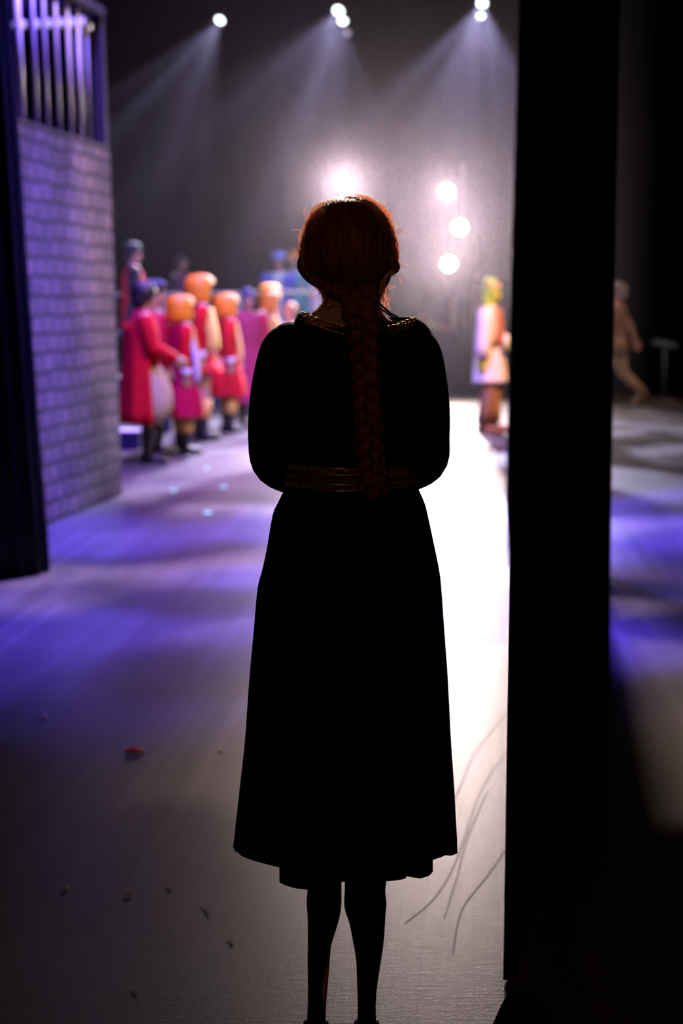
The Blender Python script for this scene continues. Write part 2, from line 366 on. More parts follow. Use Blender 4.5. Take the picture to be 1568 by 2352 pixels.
# ---------------------------------------------------------------- painted castle wall flat with barred window
def stone_mat():
    m = bpy.data.materials.new('painted_stone_blocks'); m.use_nodes = True
    n = m.node_tree.nodes; k = m.node_tree.links; b = n['Principled BSDF']
    tc = n.new('ShaderNodeTexCoord'); nz = n.new('ShaderNodeTexNoise'); nz.inputs['Scale'].default_value = 3.2; k.new(tc.outputs['Object'], nz.inputs['Vector'])
    vm = n.new('ShaderNodeVectorMath'); vm.operation = 'MULTIPLY_ADD'; vm.inputs[1].default_value = (.07, .07, .07)
    k.new(nz.outputs['Color'], vm.inputs[0]); k.new(tc.outputs['Object'], vm.inputs[2])
    br = n.new('ShaderNodeTexBrick'); k.new(vm.outputs[0], br.inputs['Vector']); br.offset = .5; br.squash = 1
    br.inputs['Scale'].default_value = 1; br.inputs['Brick Width'].default_value = .19; br.inputs['Row Height'].default_value = .128
    br.inputs['Mortar Size'].default_value = .020; br.inputs['Mortar Smooth'].default_value = .5; br.inputs['Bias'].default_value = -.1
    br.inputs['Color1'].default_value = (.20, .135, .115, 1); br.inputs['Color2'].default_value = (.105, .078, .075, 1); br.inputs['Mortar'].default_value = (.022, .018, .022, 1)
    n2 = n.new('ShaderNodeTexNoise'); n2.inputs['Scale'].default_value = 2.2; n2.inputs['Detail'].default_value = 4; k.new(tc.outputs['Object'], n2.inputs['Vector'])
    cr = n.new('ShaderNodeValToRGB'); cr.color_ramp.elements[0].position = .35; cr.color_ramp.elements[0].color = (.55, .55, .62, 1); cr.color_ramp.elements[1].position = .6
    k.new(n2.outputs[0], cr.inputs[0])
    mx = n.new('ShaderNodeMix'); mx.data_type = 'RGBA'; mx.blend_type = 'MULTIPLY'; mx.inputs[0].default_value = 1
    k.new(br.outputs[0], mx.inputs[6]); k.new(cr.outputs[0], mx.inputs[7]); k.new(mx.outputs[2], b.inputs['Base Color'])
    b.inputs['Roughness'].default_value = .8
    bp = n.new('ShaderNodeBump'); bp.inputs['Distance'].default_value = .008; bp.inputs['Strength'].default_value = .5; bp.invert = True
    k.new(br.outputs['Fac'], bp.inputs['Height']); k.new(bp.outputs[0], b.inputs['Normal']); return m
plat0 = pm('dark_timber', (.05, .04, .05), .7)
g0, g1 = fl(60, 1228), fl(280, 1137)
dv = (g1-g0); L = dv.length; ang = math.atan2(dv.y, dv.x)
fe = empty('castle_wall_flat', g0, ang)
tag(fe, 'painted stone block wall flat with pale upper bars, at left behind the drape', 'scenery flat')
H = 2.66
bm = bmesh.new(); box(bm, (L/2, 0, 0), (L+.0, H, .09)); pn = link('stone_panel', bm, stone_mat(), fe, False)
pn.rotation_euler = (PI/2, 0, 0); pn.location = (0, .045, H/2+.005)
bm = bmesh.new(); box(bm, (L/2, .06, H+.03), (L+.02, .12, .03), bev=.01); link('sill', bm, plat0, fe, False)
bm = bmesh.new(); box(bm, (L/2, .05, H+1.04), (L+.02, .10, .08), bev=.01); link('top_rail', bm, plat0, fe, False)
bm = bmesh.new(); box(bm, (L-.03, .05, H+.53), (.07, .08, 1.02), bev=.008); link('corner_post', bm, plat0, fe, False)
for px in (35, 64, 99, 124, 151, 178, 201, 221):
    # where this pixel column crosses the flat at railing height
    best = min((abs(proj(g0+dv*(s/200)+Vector((0, 0, H+.2)))[0]-px), s) for s in range(-60, 200))[1]/200*L
    bm = bmesh.new(); tube(bm, [(best, .05, H+.03), (best, .05, H+1.0)], .014 if px not in (64, 201, 221) else {64: .024, 201: .019, 221: .009}[px], 10)
    link('bar', bm, pale_paint, fe)
for s in (.25, .75):
    bm = bmesh.new(); box(bm, (L*s, .35, .6), (.04, .6, 1.2)); link('rear_brace', bm, brown_cloth, fe, False)
# pale highlights among the bars, built as a row of glowing bulbs
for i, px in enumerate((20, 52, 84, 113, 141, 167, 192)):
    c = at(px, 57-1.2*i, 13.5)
    e = empty('highlight_bulb', c)
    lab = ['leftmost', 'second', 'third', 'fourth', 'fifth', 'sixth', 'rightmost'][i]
    tag(e, f'{lab} of the small round glowing bulbs standing in for highlights at the upper wall bars', 'stage light', 'highlight bulbs behind the bars')
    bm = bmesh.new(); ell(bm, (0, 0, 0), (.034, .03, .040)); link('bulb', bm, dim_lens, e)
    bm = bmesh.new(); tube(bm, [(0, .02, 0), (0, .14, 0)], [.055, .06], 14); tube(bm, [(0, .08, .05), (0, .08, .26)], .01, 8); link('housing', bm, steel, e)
c0, c1 = at(12, 57, 13.58), at(200, 48, 13.58)
bm = bmesh.new(); tube(bm, [(c0.x-3.0, 13.58, c0.z+.285), (c1.x+.1, 13.58, c0.z+.285)], .025, 10)
for xx in (c0.x-2.5, c0.x-.8, c1.x): tube(bm, [(xx, 13.58, c0.z+.285), (xx, 13.58, FZ-.02)], .006, 6)
tag(link('pipe_batten', bm, steel), 'thin black pipe added to carry the row of highlight bulbs behind the bars', 'pipe')

# ---------------------------------------------------------------- stepped platform with railing
plat = pm('platform_paint', (.035, .035, .07), .5)
platedge = pm('lit_edge_tint', (.62, .58, .66), .5)  # light on the tread tops, put into a pale colour
pe = empty('stage_platform', (-3.0, 21, 0)); tag(pe, 'dark stepped platform behind the costumed group, with pale strips for the lit treads', 'platform')
def pbox(name, x0, x1, y0, y1, z0, z1, mat):
    bm = bmesh.new(); box(bm, ((x0+x1)/2+3.0, (y0+y1)/2-21, (z0+z1)/2), (x1-x0, y1-y0, z1-z0), bev=.006); return link(name, bm, mat, pe, False)
xs = at(322, 985, 15).x
pbox('lower_step', -7.5, xs, 14.9, 16.9, 0.005, .18, plat); pbox('upper_step', -7.5, xs+.1, 16.9, 18.9, .005, .36, plat)
pbox('deck', -7.5, -.22, 21.6, 25, .005, .55, plat); pbox('deck_wing', -7.5, -2.35, 18.9, 21.6, .005, .55, plat)
pbox('lit_tread_strip', -7.5, xs, 14.88, 15.15, .18, .20, platedge); pbox('lit_tread_strip', -7.5, xs+.1, 16.88, 17.15, .36, .38, platedge); pbox('lit_tread_strip', -7.5, -2.3, 18.88, 19.2, .55, .57, platedge)
bm = bmesh.new()
for zz in (.55, 1.12):
    tube(bm, [(-4.3, 0.75, .55+zz), (2.72, .75, .55+zz)], .022, 8)
for i in range(7): tube(bm, [(-4.3+i*1.16, .75, .55), (-4.3+i*1.16, .75, 1.67)], .02, 8)
link('railing', bm, pale_paint, pe)

# ---------------------------------------------------------------- bright boom lamps on stands
def lamp_body(px, py, Y, label, lens, r=.10, aim=None, power=0, color=WARM, angle=60, stand=None, group='bright boom lamps', blend=.7, gobo=None, body=True):
    c = at(px, py, Y); e = empty('stage_lamp', c)
    tag(e, label, 'stage light', group)
    d = (Vector(aim)-c).normalized() if aim else (CAM-c).normalized()
    dl = (d*.6 + (CAM-c).normalized()*.4).normalized()
    q = dl.to_track_quat('Z', 'Y').to_matrix()
    def tr(bm): bmesh.ops.rotate(bm, verts=bm.verts, cent=(0, 0, 0), matrix=q)
    bm = bmesh.new(); tube(bm, [(0, 0, -.34), (0, 0, -.26), (0, 0, -.02), (0, 0, .05)], [r*.55, r*.95, r*1.12, r*1.2], 20, caps=False)
    bmesh.ops.contextual_create(bm, geom=[x for x in bm.edges if x.is_boundary and (x.verts[0].co.z < -.3)]); tr(bm); solid(link('housing', bm, steel, e), .006)
    bm = bmesh.new(); ell(bm, (0, 0, -.015), (r, r, r*.25)); tr(bm); link('lens', bm, lens, e)
    bm = bmesh.new(); tube(bm, [(-r*1.35, 0, -.1), (-r*1.35, 0, .0), (-r*1.35, r*1.5, -.1), (0, r*1.9, -.1), (r*1.35, r*1.5, -.1), (r*1.35, 0, -.1)], .008, 8); tr(bm); link('yoke', bm, steel, e)
    if power:
        spot('lamp_beam', c+dl*.09, c+dl*.09+d*5, power, color, angle, blend, r*.7, gobo, e)
    return c, e
KEY = 1100
AIM = (.55, 7.5, .3)
lp = []
for px, py, Y, lab, pw, am in ((788, 422, 24, 'bright lamp right above the woman\'s head', KEY*.9, (-.1, 8, .3)), (1025, 440, 24, 'topmost of the three bright lamps stacked right of her head', KEY, AIM),
        (1055, 522, 23.8, 'middle of the three bright lamps stacked right of her head', KEY, (.8, 8, .2)), (1030, 606, 24, 'lowest of the three bright lamps stacked right of her head', KEY, (.9, 9, .2))):
    lp.append(lamp_body(px, py, Y, lab, warm_lens, .105, am, pw, WARM, 96)[0])
    spot('added_rim_beam', lp[-1]+Vector((0, -.13, 0)), (0.02, 2.5, 1.6), 3600 if px == 788 else 1000, WARM, 9, 1.0, .08, None, bpy.data.objects[[o.name for o in C.objects if o.name.startswith('stage_lamp')][-1]])  # extra narrow beam added to brighten her hair rim and the halo
def stand(x, y, ztop, label, arms):
    e = empty('lighting_stand', (x, y, 0)); tag(e, label, 'stand')
    bm = bmesh.new(); tube(bm, [(0, 0, .05), (0, 0, ztop)], .028, 12); link('pole', bm, steel, e)
    bm = bmesh.new(); tube(bm, [(0, 0, .005), (0, 0, .06)], [.24, .22], 28); link('base', bm, steel, e)
    for ax, ay, az in arms:
        bm = bmesh.new(); tube(bm, [(0, 0, az), (ax-x, ay-y, az)], .018, 8); link('arm', bm, steel, e)
stand(lp[0].x+.02, 24.4, lp[0].z+.35, 'tall black lamp stand hidden behind the woman', [(lp[0].x, 24.15, lp[0].z+.2)])
bx = at(1062, 700, 24.4).x
stand(bx, 24.4, lp[1].z+.5, 'tall black stand carrying the three stacked lamps', [(lp[i].x, 24.12, lp[i].z+.2) for i in (1, 2, 3)])
# overhead beam lamps
OV = [(505, 46, 22, .062, 'single white moving lamp high at upper left', (-4.2, 17.0, 0), 8500, 44, 1.5),
      (777, 25, 22, .072, 'upper larger lamp of the overhead cluster at top centre', (-2.6, 16.5, 0), 8500, 46, 3.1),
      (787, 48, 22, .060, 'middle lamp of the overhead cluster at top centre', (-.3, 17.5, 0), 7000, 40, 5.7),
      (798, 76, 22, .042, 'small dim lowest lamp of the overhead cluster at top centre', None, 0, 0, 0),
      (1107, 8, 22, .066, 'upper lamp of the overhead pair at top right', (.9, 16.5, 0), 8500, 52, 8.4),
      (1104, 36, 22, .048, 'lower lamp of the overhead pair at top right', (2.2, 18.5, 0), 3000, 40, 9.9)]
for px, py, Y, r, lab, am, pw, an, sd in OV:
    ln = cool_lens if pw else dim_lens
    c, e = lamp_body(px, py, Y, lab, ln, r, am, pw, COOL, an, group='overhead moving lamps', blend=.25, gobo=(10.0, .46, .58, (.05, .05, .05), WHT, sd) if pw else None)
    bm = bmesh.new(); tube(bm, [(0, .12, r*1.5), (0, .12, max(.3, 6.75-c.z))], .012, 8); link('hanger', bm, steel, e)
bm = bmesh.new(); tube(bm, [(-7, 22.12, 6.75), (8, 22.12, 6.75)], .03, 10)
for xx in (-6, -3, 0, 3, 6): tube(bm, [(xx, 22.12, 6.75), (xx, 22.12, FZ-.02)], .008, 6)
tag(link('pipe_batten', bm, steel), 'long black pipe above the stage carrying the overhead moving lamps', 'pipe')

# side boom at right with dim pinkish fixtures
sx = at(1092, 700, 25).x
e = empty('light_tower', (sx, 25.2, 0)); tag(e, 'slim tower with small fixtures tinted pink for their glow left of the green-faced person', 'tower')
bm = bmesh.new(); tube(bm, [(0, 0, 0.005), (0, 0, 2.6)], .03, 10); tube(bm, [(0, 0, .005), (0, 0, .05)], [.3, .26], 24); link('pole', bm, pm('pink_grey_metal', (.5, .34, .34), .4, .4), e)
for py in (628, 655, 690, 703):
    z = at(1096, py, 25).z
    bm = bmesh.new(); ell(bm, (.03, -.12, z), (.06, .05, .05 if py > 680 else .085)); tube(bm, [(.03, -.1, z), (0, 0, z)], .02, 8); link('fixture', bm, pm('pink_glow_tint', (.75, .45, .42), .35), e)  # pink light of the fixtures is put into their base colour
# cart with round dark head and yellow shine pieces in the far wing
cc = at(1004, 716, 25.6)
e = empty('prop_cart', (cc.x, 25.6, 0)); tag(e, 'dark prop cart with round dark disc and yellow shine pieces, far behind her shoulder', 'cart')
bm = bmesh.new(); box(bm, (0, 0, .52), (1.5, .5, .96), bev=.02); link('cart_body', bm, darkcloth, e, False)
bm = bmesh.new(); tube(bm, [(0, -.08, cc.z), (0, .08, cc.z)], .245, 40); tube(bm, [(0, 0, 1.0), (0, 0, cc.z-.15)], .03, 8); link('round_disc', bm, pm('grey_disc', (.07, .06, .08), .7), e)
bm = bmesh.new()
for px, py, r in ((985, 742, .06), (996, 750, .065), (1006, 752, .05)):
    v = at(px, py, 25.3); ell(bm, (v.x-cc.x, -.3, v.z), (r, r, r*.9))
link('yellow_shine', bm, pm('bright_yellow', (.95, .66, .12), .4), e)  # yellow shine below the disc, modelled as bright balls
bm = bmesh.new(); v = at(1022, 753, 25.3); ell(bm, (v.x-cc.x, -.3, v.z), (.09, .05, .05)); link('orange_spot', bm, orange, e); bm = bmesh.new(); v = at(970, 730, 25.3); ell(bm, (v.x-cc.x, -.3, v.z), (.05, .05, .07)); link('orange_spot', bm, orange, e)  # the second one puts an orange light spot into colour
bm = bmesh.new(); v = at(1042, 730, 25.5); box(bm, (v.x-cc.x, -.1, v.z), (.10, .05, .62), bev=.01); link('yellow_post', bm, pm('dull_yellow', (.62, .42, .16), .6), e)
for px, s_ in ((1080, (1.1, .6, 1.0)), (1135, (1.0, .6, 1.25))):
    v = at(px, 800, 26.5); bm = bmesh.new(); box(bm, (v.x, 26.5, s_[2]/2+.004), s_, bev=.03)
    tag(link('equipment_case', bm, darkcloth, smooth=False), 'dark equipment case ' + ('beside the prop cart at the far wing' if px == 1080 else 'behind the green-faced person'), 'case')

# ---------------------------------------------------------------- people
VOX = 0.0085
def hand(bm, wrist, d, side, s=1.0, curl=.35, nrm=None):
    """palm and five fingers; d = pointing direction, nrm = palm normal"""
    d = Vector(d).normalized(); w = Vector(wrist)
    nrm = (Vector(nrm) if nrm is not None else Vector((-side, 0, 0)))
    nrm = (nrm-d*nrm.dot(d)).normalized(); a = d.cross(nrm)*side
    for t in (-.026, 0, .026): cap(bm, w+a*t*.7*s, .019*s, w+d*.085*s+a*t*s, .017*s, 8)
    for i, (t, ln) in enumerate(((-.036, .062), (-.012, .078), (.012, .074), (.036, .058))):
        p0 = w+d*.09*s+a*t*s; p1 = p0+(d+nrm*curl).normalized()*ln*.55*s; p2 = p1+(d+nrm*curl*2.6).normalized()*ln*.5*s
        cap(bm, p0, .0105*s, p1, .0098*s, 8); cap(bm, p1, .0098*s, p2, .0085*s, 8)
    p0 = w+d*.03*s-a*.028*s; p1 = p0+(d*.8-a*.75+nrm*.4).normalized()*.045*s; p2 = p1+(d+nrm*.3).normalized()*.033*s
    cap(bm, p0, .014*s, p1, .0115*s, 8); cap(bm, p1, .0115*s, p2, .0095*s, 8)

def base_joints():
    return dict(
        hip=[(-.09, 0, .92), (.09, 0, .92)], knee=[(-.10, .02, .50), (.10, .02, .50)], ank=[(-.10, -.02, .09), (.10, -.02, .09)],
        sho=[(-.185, 0, 1.42), (.185, 0, 1.42)], elb=[(-.24, -.02, 1.14), (.24, -.02, 1.14)], wri=[(-.25, .06, .90), (.25, .06, .90)],
        head=(0, .02, 1.63), tilt=0)
def human(root, J, mat, vox=VOX, fingers=True, neck=1.0, legs=True, hs=1.0):
    bm = bmesh.new()
    # trunk
    ell(bm, (0, -.0, .94), (.165, .115, .12)); ell(bm, (0, 0, 1.08), (.135, .10, .14)); ell(bm, (0, 0, 1.27), (.165, .115, .17)); ell(bm, (0, -.01, 1.39), (.175, .085, .075))
    hx, hy, hz = J['head']
    cap(bm, (0, -.015, 1.42), .062*neck, (hx*.8, hy-.02, hz-.08), .052*neck)
    # head: skull, face, jaw, nose, ears
    ell(bm, (hx, hy-.012, hz+.018), (.076, .095, .100)); ell(bm, (hx, hy+.028, hz-.045), (.056, .060, .075)); ell(bm, (hx, hy+.055, hz-.095), (.030, .026, .022))
    cap(bm, (hx, hy+.086, hz-.002), .009, (hx, hy+.103, hz-.038), .014, 8)
    for s in (-1, 1):
        ell(bm, (hx+s*.077, hy-.005, hz-.012), (.012, .022, .032)); ell(bm, (hx+s*.03, hy+.078, hz+.022), (.026, .014, .010))
        ell(bm, (hx+s*.038, hy+.06, hz-.03), (.026, .022, .024))
    for i, s in ((0, -1), (1, 1)):
        if legs:
            cap(bm, J['hip'][i], .088, J['knee'][i], .056); 
            k_ = Vector(J['knee'][i]); a_ = Vector(J['ank'][i]); mid = k_.lerp(a_, .3)+Vector((0, -.012, 0))
            cap(bm, k_, .054, mid, .056); cap(bm, mid, .056, a_, .037)
            fd = Vector((s*.12, 1, 0)).normalized()
            if 'toe' in J: fd = Vector(J['toe'][i]).normalized()
            cap(bm, a_+Vector((0, -.02, -.045)), .036, a_+fd*.15+Vector((0, 0, -.060)), .028)
        sh = Vector(J['sho'][i]); el = Vector(J['elb'][i]); wr = Vector(J['wri'][i])
        ell(bm, sh, (.062, .062, .060)); cap(bm, sh, .052, el, .039); cap(bm, el, .039, wr, .027)
        d = J.get('hd', [None, None])[i] or (wr-el)
        if fingers: hand(bm, wr, d, s, hs, J.get('curl', .35), J.get('hn', [None, None])[i])
    o = link('body', bm, mat, root)
    rm = o.modifiers.new('remesh', 'REMESH'); rm.mode = 'VOXEL'; rm.voxel_size = vox; rm.use_smooth_shade = True
    sm = o.modifiers.new('smooth', 'SMOOTH'); sm.factor = .5; sm.iterations = 3
    bake(o)
    for s in (-1, 1):
        bm = bmesh.new(); ell(bm, (hx+s*.030, hy+.083, hz+.006), (.011, .007, .007), u=10, v=6); link('eye', bm, eye_m, root)
    bm = bmesh.new(); ell(bm, (hx, hy+.086, hz-.064), (.022, .007, .006), u=10, v=6); link('mouth', bm, lip_m, root)
    return o
def part(name, root, mat, rings=None, fold=0.0, k=9, seed=0, tubes=(), ells=(), boxes=(), hem=0.0, dn=3, bottom=False, top=True, thick=0):
    bm = bmesh.new()
    if rings: loft(bm, dense(rings, dn), 44, fold, k, seed, bottom, top, hem)
    for pts, rad in tubes: tube(bm, pts, rad, 14)
    for c, r in ells: ell(bm, c, r)
    for c, s in boxes: box(bm, c, s, bev=.008)
    o = link(name, bm, mat, root)
    if thick: solid(o, thick, 1)
    return o
def sleeves(root, J, mat, r0_=.07, r1_=.055, r2_=.05, upto=1.0, name='sleeve'):
    for i in (0, 1):
        sh = Vector(J['sho'][i]); el = Vector(J['elb'][i]); wr = Vector(J['wri'][i])
        end = el.lerp(wr, upto)
        bm = bmesh.new(); tube(bm, [sh+Vector((0, 0, .045)), sh, sh.lerp(el, .5), el, el.lerp(end, .5), end], [.03, r0_, r0_*.95, r1_, (r1_+r2_)/2, r2_], 16)
        link(name, bm, mat, root)
def boots(root, J, mat, top=.40, r=.062):
    for i, s in ((0, -1), (1, 1)):
        a_ = Vector(J['ank'][i]); k_ = Vector(J['knee'][i]); t = (top-.09)/(.50-.09); tp = a_.lerp(k_, t)
        fd = Vector(J['toe'][i]).normalized() if 'toe' in J else Vector((s*.12, 1, 0)).normalized()
        bm = bmesh.new(); tube(bm, [tp, a_.lerp(tp, .5), a_+Vector((0, 0, .02)), a_+Vector((0, 0, -.05))], [r, r*.98, .048, .052], 14)
        tube(bm, [a_-fd*.06+Vector((0, 0, -.045)), a_+fd*.05+Vector((0, 0, -.045)), a_+fd*.16+Vector((0, 0, -.055)), a_+fd*.20+Vector((0, 0, -.060))], [.044, .046, .036, .022], 12)
        box(bm, a_+fd*.06+Vector((0, 0, -.081)), (.085, .085, .012))
        link('boot', bm, mat, root)
def trousers(root, J, mat, r0_=.10, r1_=.08, r2_=.07, to=.25, name='trouser_leg'):
    for i in (0, 1):
        h = Vector(J['hip'][i]); k_ = Vector(J['knee'][i]); a_ = Vector(J['ank'][i]); t = (k_.z-to)/(k_.z-a_.z); e_ = k_.lerp(a_, t)
        bm = bmesh.new(); tube(bm, [h+Vector((0, 0, .08)), h, h.lerp(k_, .5), k_, k_.lerp(e_, .5), e_], [.11, r0_*1.05, r0_, r1_, (r1_+r2_)/2, r2_], 18)
        link(name, bm, mat, root)
def bob_wig(root, J, mat, s=1.0):
    """thick page-boy bob: flat domed top, straight sides curled in at the hem, open at the face"""
    hx, hy, hz = J['head']; bm = bmesh.new(); n = 40
    prof = [(.10, .135), (.24, .132), (.62, .125), (.9, .10), (1.06, .06), (1.12, .0), (1.14, -.05), (1.14, -.09), (1.08, -.12), (.92, -.13)]
    rows = []
    for f, z in prof:
        row = []
        for j in range(n):
            a = 2*PI*j/n; y = math.sin(a); x = math.cos(a)
            r = .125*f*s
            front = max(0, y-.55)/.45
            if z < .055 and front > 0: r = r*(1-front)+.07*front*(1 if z > .02 else .95)
            row.append(bm.verts.new((hx+x*r, hy-.01+y*r*1.08, hz+z*s)))
        rows.append(row)
    for a_, b_ in zip(rows, rows[1:]):
        for j in range(n): bm.faces.new((a_[j], a_[(j+1) % n], b_[(j+1) % n], b_[j]))
    bm.faces.new(rows[0])
    return link('orange_bob_wig', bm, mat, root)
def hair_cap(root, J, mat, name='hair', s=1.0, low=-.02):
    hx, hy, hz = J['head']; bm = bmesh.new()
    ell(bm, (hx, hy-.025, hz+.035), (.092*s, .105*s, .100*s)); ell(bm, (hx, hy-.06, hz+low), (.082*s, .07*s, .09*s))
    return link(name, bm, mat, root)
def beret(root, J, mat):
    hx, hy, hz = J['head']; bm = bmesh.new()
    loft(bm, dense([(hx, hy-.02, hz+.15, .03, .03), (hx, hy-.02, hz+.14, .10, .10), (hx, hy-.02, hz+.10, .135, .135), (hx, hy-.02, hz+.055, .115, .12), (hx, hy-.01, hz+.04, .09, .10)]), 32)
    return link('hat', bm, mat, root)
def robe(root, mat, z1=.55, w1=.27, name='robe', fold=.06, k=8, seed=0, d1=.20, sh=1.0, lean=0):
    return part(name, root, mat, [(0, -.01, 1.475, .065, .055), (0, -.01, 1.45, .15*sh, .08), (0, 0, 1.38, .195*sh, .115), (0, 0, 1.22, .19*sh, .135), (0, 0, 1.02, .18*sh, .135), (0, 0, .85, .20*sh, .155), (lean, 0, (z1+.85)/2, w1*.9, d1*.9), (lean*1.5, 0, z1, w1, d1)], fold, k, seed)
def stole(root, mat, x=0, w_=.06, y0=.13, z0=1.42, z1=.85, name='front_panel', slant=0.0, yb=.165, side=0):
    bm = bmesh.new(); rows = []
    for i in range(9):
        f = i/8; z = z0+(z1-z0)*f; y = y0+(yb-y0)*min(1, f*1.5); xx = x+slant*f
        rows.append([bm.verts.new(v) for v in ((xx-w_, y-.012, z), (xx-w_*.4, y+.006, z), (xx+w_*.4, y+.006, z), (xx+w_, y-.012, z))])
    for a_, b_ in zip(rows, rows[1:]):
        for j in range(3): bm.faces.new((a_[j], a_[j+1], b_[j+1], b_[j]))
    if side:
        bmesh.ops.rotate(bm, verts=bm.verts, cent=(0, 0, 0), matrix=Matrix.Rotation(side, 3, 'Z'))
    return solid(link(name, bm, mat, root), .02)
def place(px, py, Y=None, z=0.0):
    return fl(px, py, z)
def person(px, py, rz, h, label, z=0.0, at_xy=None, cat='person', group=None):
    p = Vector((at_xy[0], at_xy[1], z)) if at_xy else fl(px, py, z)
    e = empty('person', (p.x, p.y, z), math.radians(rz), h/1.75)
    tag(e, label, cat, group); return e
GR = 'costumed performers on stage'

# B: front left performer in long red coat, balloon breeches, black boots, facing right
J = base_joints(); J['elb'][1] = (.24, .05, 1.13); J['wri'][1] = (.17, .27, 1.02); J['elb'][0] = (-.24, .03, 1.13); J['wri'][0] = (-.15, .27, 1.02)
e = person(343, 1062, -80, 1.70, 'person with dark bobbed hair in long red coat and tan balloon breeches', group=GR)
human(e, J, skin); hair_cap(e, J, darkhair, s=1.22, low=-.03)
robe(e, red, z1=.78, w1=.21, name='coat', fold=.04); sleeves(e, J, red, .085, .085, .06)
part('collar', e, magenta, [(0, -.02, 1.50, .075, .075), (0, -.02, 1.44, .14, .11), (0, -.02, 1.40, .20, .14)])
bm = bmesh.new(); rows = []
for i in range(10):                                # back skirt of the coat, open at the front
    f = i/9; z = 1.38-f*.98; rr = .20+.13*f
    rows.append([bm.verts.new((math.cos(a)*rr*(1+.05*f*math.sin(a*9)), -.02+math.sin(a)*rr*.85*(1+.05*f*math.sin(a*9)), z)) for a in [math.radians(168+ j*(204/30)) for j in range(31)]])
for a_, b_ in zip(rows, rows[1:]):
    for j in range(30): bm.faces.new((a_[j], a_[j+1], b_[j+1], b_[j]))
solid(link('coat_tail', bm, red, e), .012)
for s in (-1, 1): part('balloon_breeches', e, tan, [(s*.08, .04, .95, .10, .10), (s*.09, .06, .80, .13, .15), (s*.10, .07, .62, .145, .175), (s*.10, .06, .48, .125, .15), (s*.10, .03, .40, .065, .065)], .05, 10)
boots(e, J, blackboot, .46, .07)

# C: behind B, navy hat
J = base_joints(); e = person(0, 0, -70, 1.72, 'person in navy domed hat close behind the red-coated front performer', at_xy=(at(352, 700, 14.4).x, 14.4), group=GR)
human(e, J, skin_dark); hair_cap(e, J, darkhair); beret(e, J, blue_hat); robe(e, magenta, z1=.45, seed=2); sleeves(e, J, magenta); boots(e, J, blackboot)

def orange_guard(px, py, rz, h, label, skirt_z, seed, lean=0, panel=yellow, cuff=.42, pw=.05, gloves=True, xy=None, side=0, slant=.0, pz=.8, rib=False):
    J = base_joints(); J['elb'] = [(-.25, .0, 1.15), (.245, -.06, 1.15)]; J['wri'] = [(-.22, .16, .92), (.24, -.03, .90)]
    e = person(px, py, rz, h, label, at_xy=xy, group=GR)
    human(e, J, skin); bob_wig(e, J, orange, 1.12)
    part('neck_collar', e, white_cloth, [(0, 0, 1.525, .06, .06), (0, 0, 1.50, .105, .10), (0, 0, 1.475, .11, .105), (0, 0, 1.46, .06, .06)])
    robe(e, magenta if seed % 2 else red, z1=skirt_z, w1=.28, seed=seed, name='tunic', d1=.24)
    sleeves(e, J, red, .075, .06, .05)
    stole(e, panel, x=.03, w_=pw, z1=pz, name='yellow_front_panel', side=side, slant=slant, yb=.20)
    if rib: stole(e, lilac_cloth, x=.0, w_=.035, z1=.80, name='lilac_ribbon', side=math.radians(-62), yb=.235)
    for i in (0, 1):
        bm = bmesh.new(); wr = Vector(J['wri'][i]); el = Vector(J['elb'][i]); d = (wr-el).normalized()
        tube(bm, [wr-d*.07, wr+d*.01], [.06, .05], 14); link('sleeve_cuff', bm, white_cloth, e)
    boots(e, J, blackboot, .34, .062)
    for i in (0, 1):
        a_ = Vector(J['ank'][i]); k_ = Vector(J['knee'][i]); p_ = a_.lerp(k_, .62)
        bm = bmesh.new(); tube(bm, [p_+Vector((0, 0, .10)), p_, p_+Vector((0, 0, -.10))], [.085, .082, .072], 16); link('yellow_cuff', bm, yellow, e)
    return e
orange_guard(422, 1042, -62, 1.57, 'person in orange bob wig and white collar, nearest of the wigged ones', .43, 1, panel=yellow, pz=.86, slant=.04, side=math.radians(-22), rib=True)
ob = orange_guard(466, 1010, -75, 1.80, 'tallest person in orange bob wig with wide yellow front panel', .74, 2, pw=.095, pz=.98, side=math.radians(-45))
orange_guard(526, 992, -68, 1.60, 'person in orange bob wig left of the magenta-robed person', .48, 4, pz=.9, side=math.radians(-35), slant=.04)
# helper limbs of the tall one's neighbour: person just behind the tall one
J = base_joints(); e = person(0, 0, -100, 1.68, 'dark-haired person partly hidden behind the tallest orange-wigged one', at_xy=(at(438, 700, 16.9).x, 16.9), group=GR)
human(e, J, skin); hair_cap(e, J, darkhair); robe(e, magenta, z1=.5, seed=5); sleeves(e, J, magenta); boots(e, J, blackboot)
# M: dark figure on platform
J = base_joints(); e = person(0, 0, -120, 1.70, 'shadowy person in dark clothes on the platform behind the wigged group', z=.552, at_xy=(at(415, 620, 22).x, 22.0), group=GR)
human(e, J, skin_dark); hair_cap(e, J, darkhair); robe(e, pm('plum_cloth', (.10, .015, .08), .8), z1=.5, seed=6); sleeves(e, J, darkcloth); boots(e, J, blackboot)
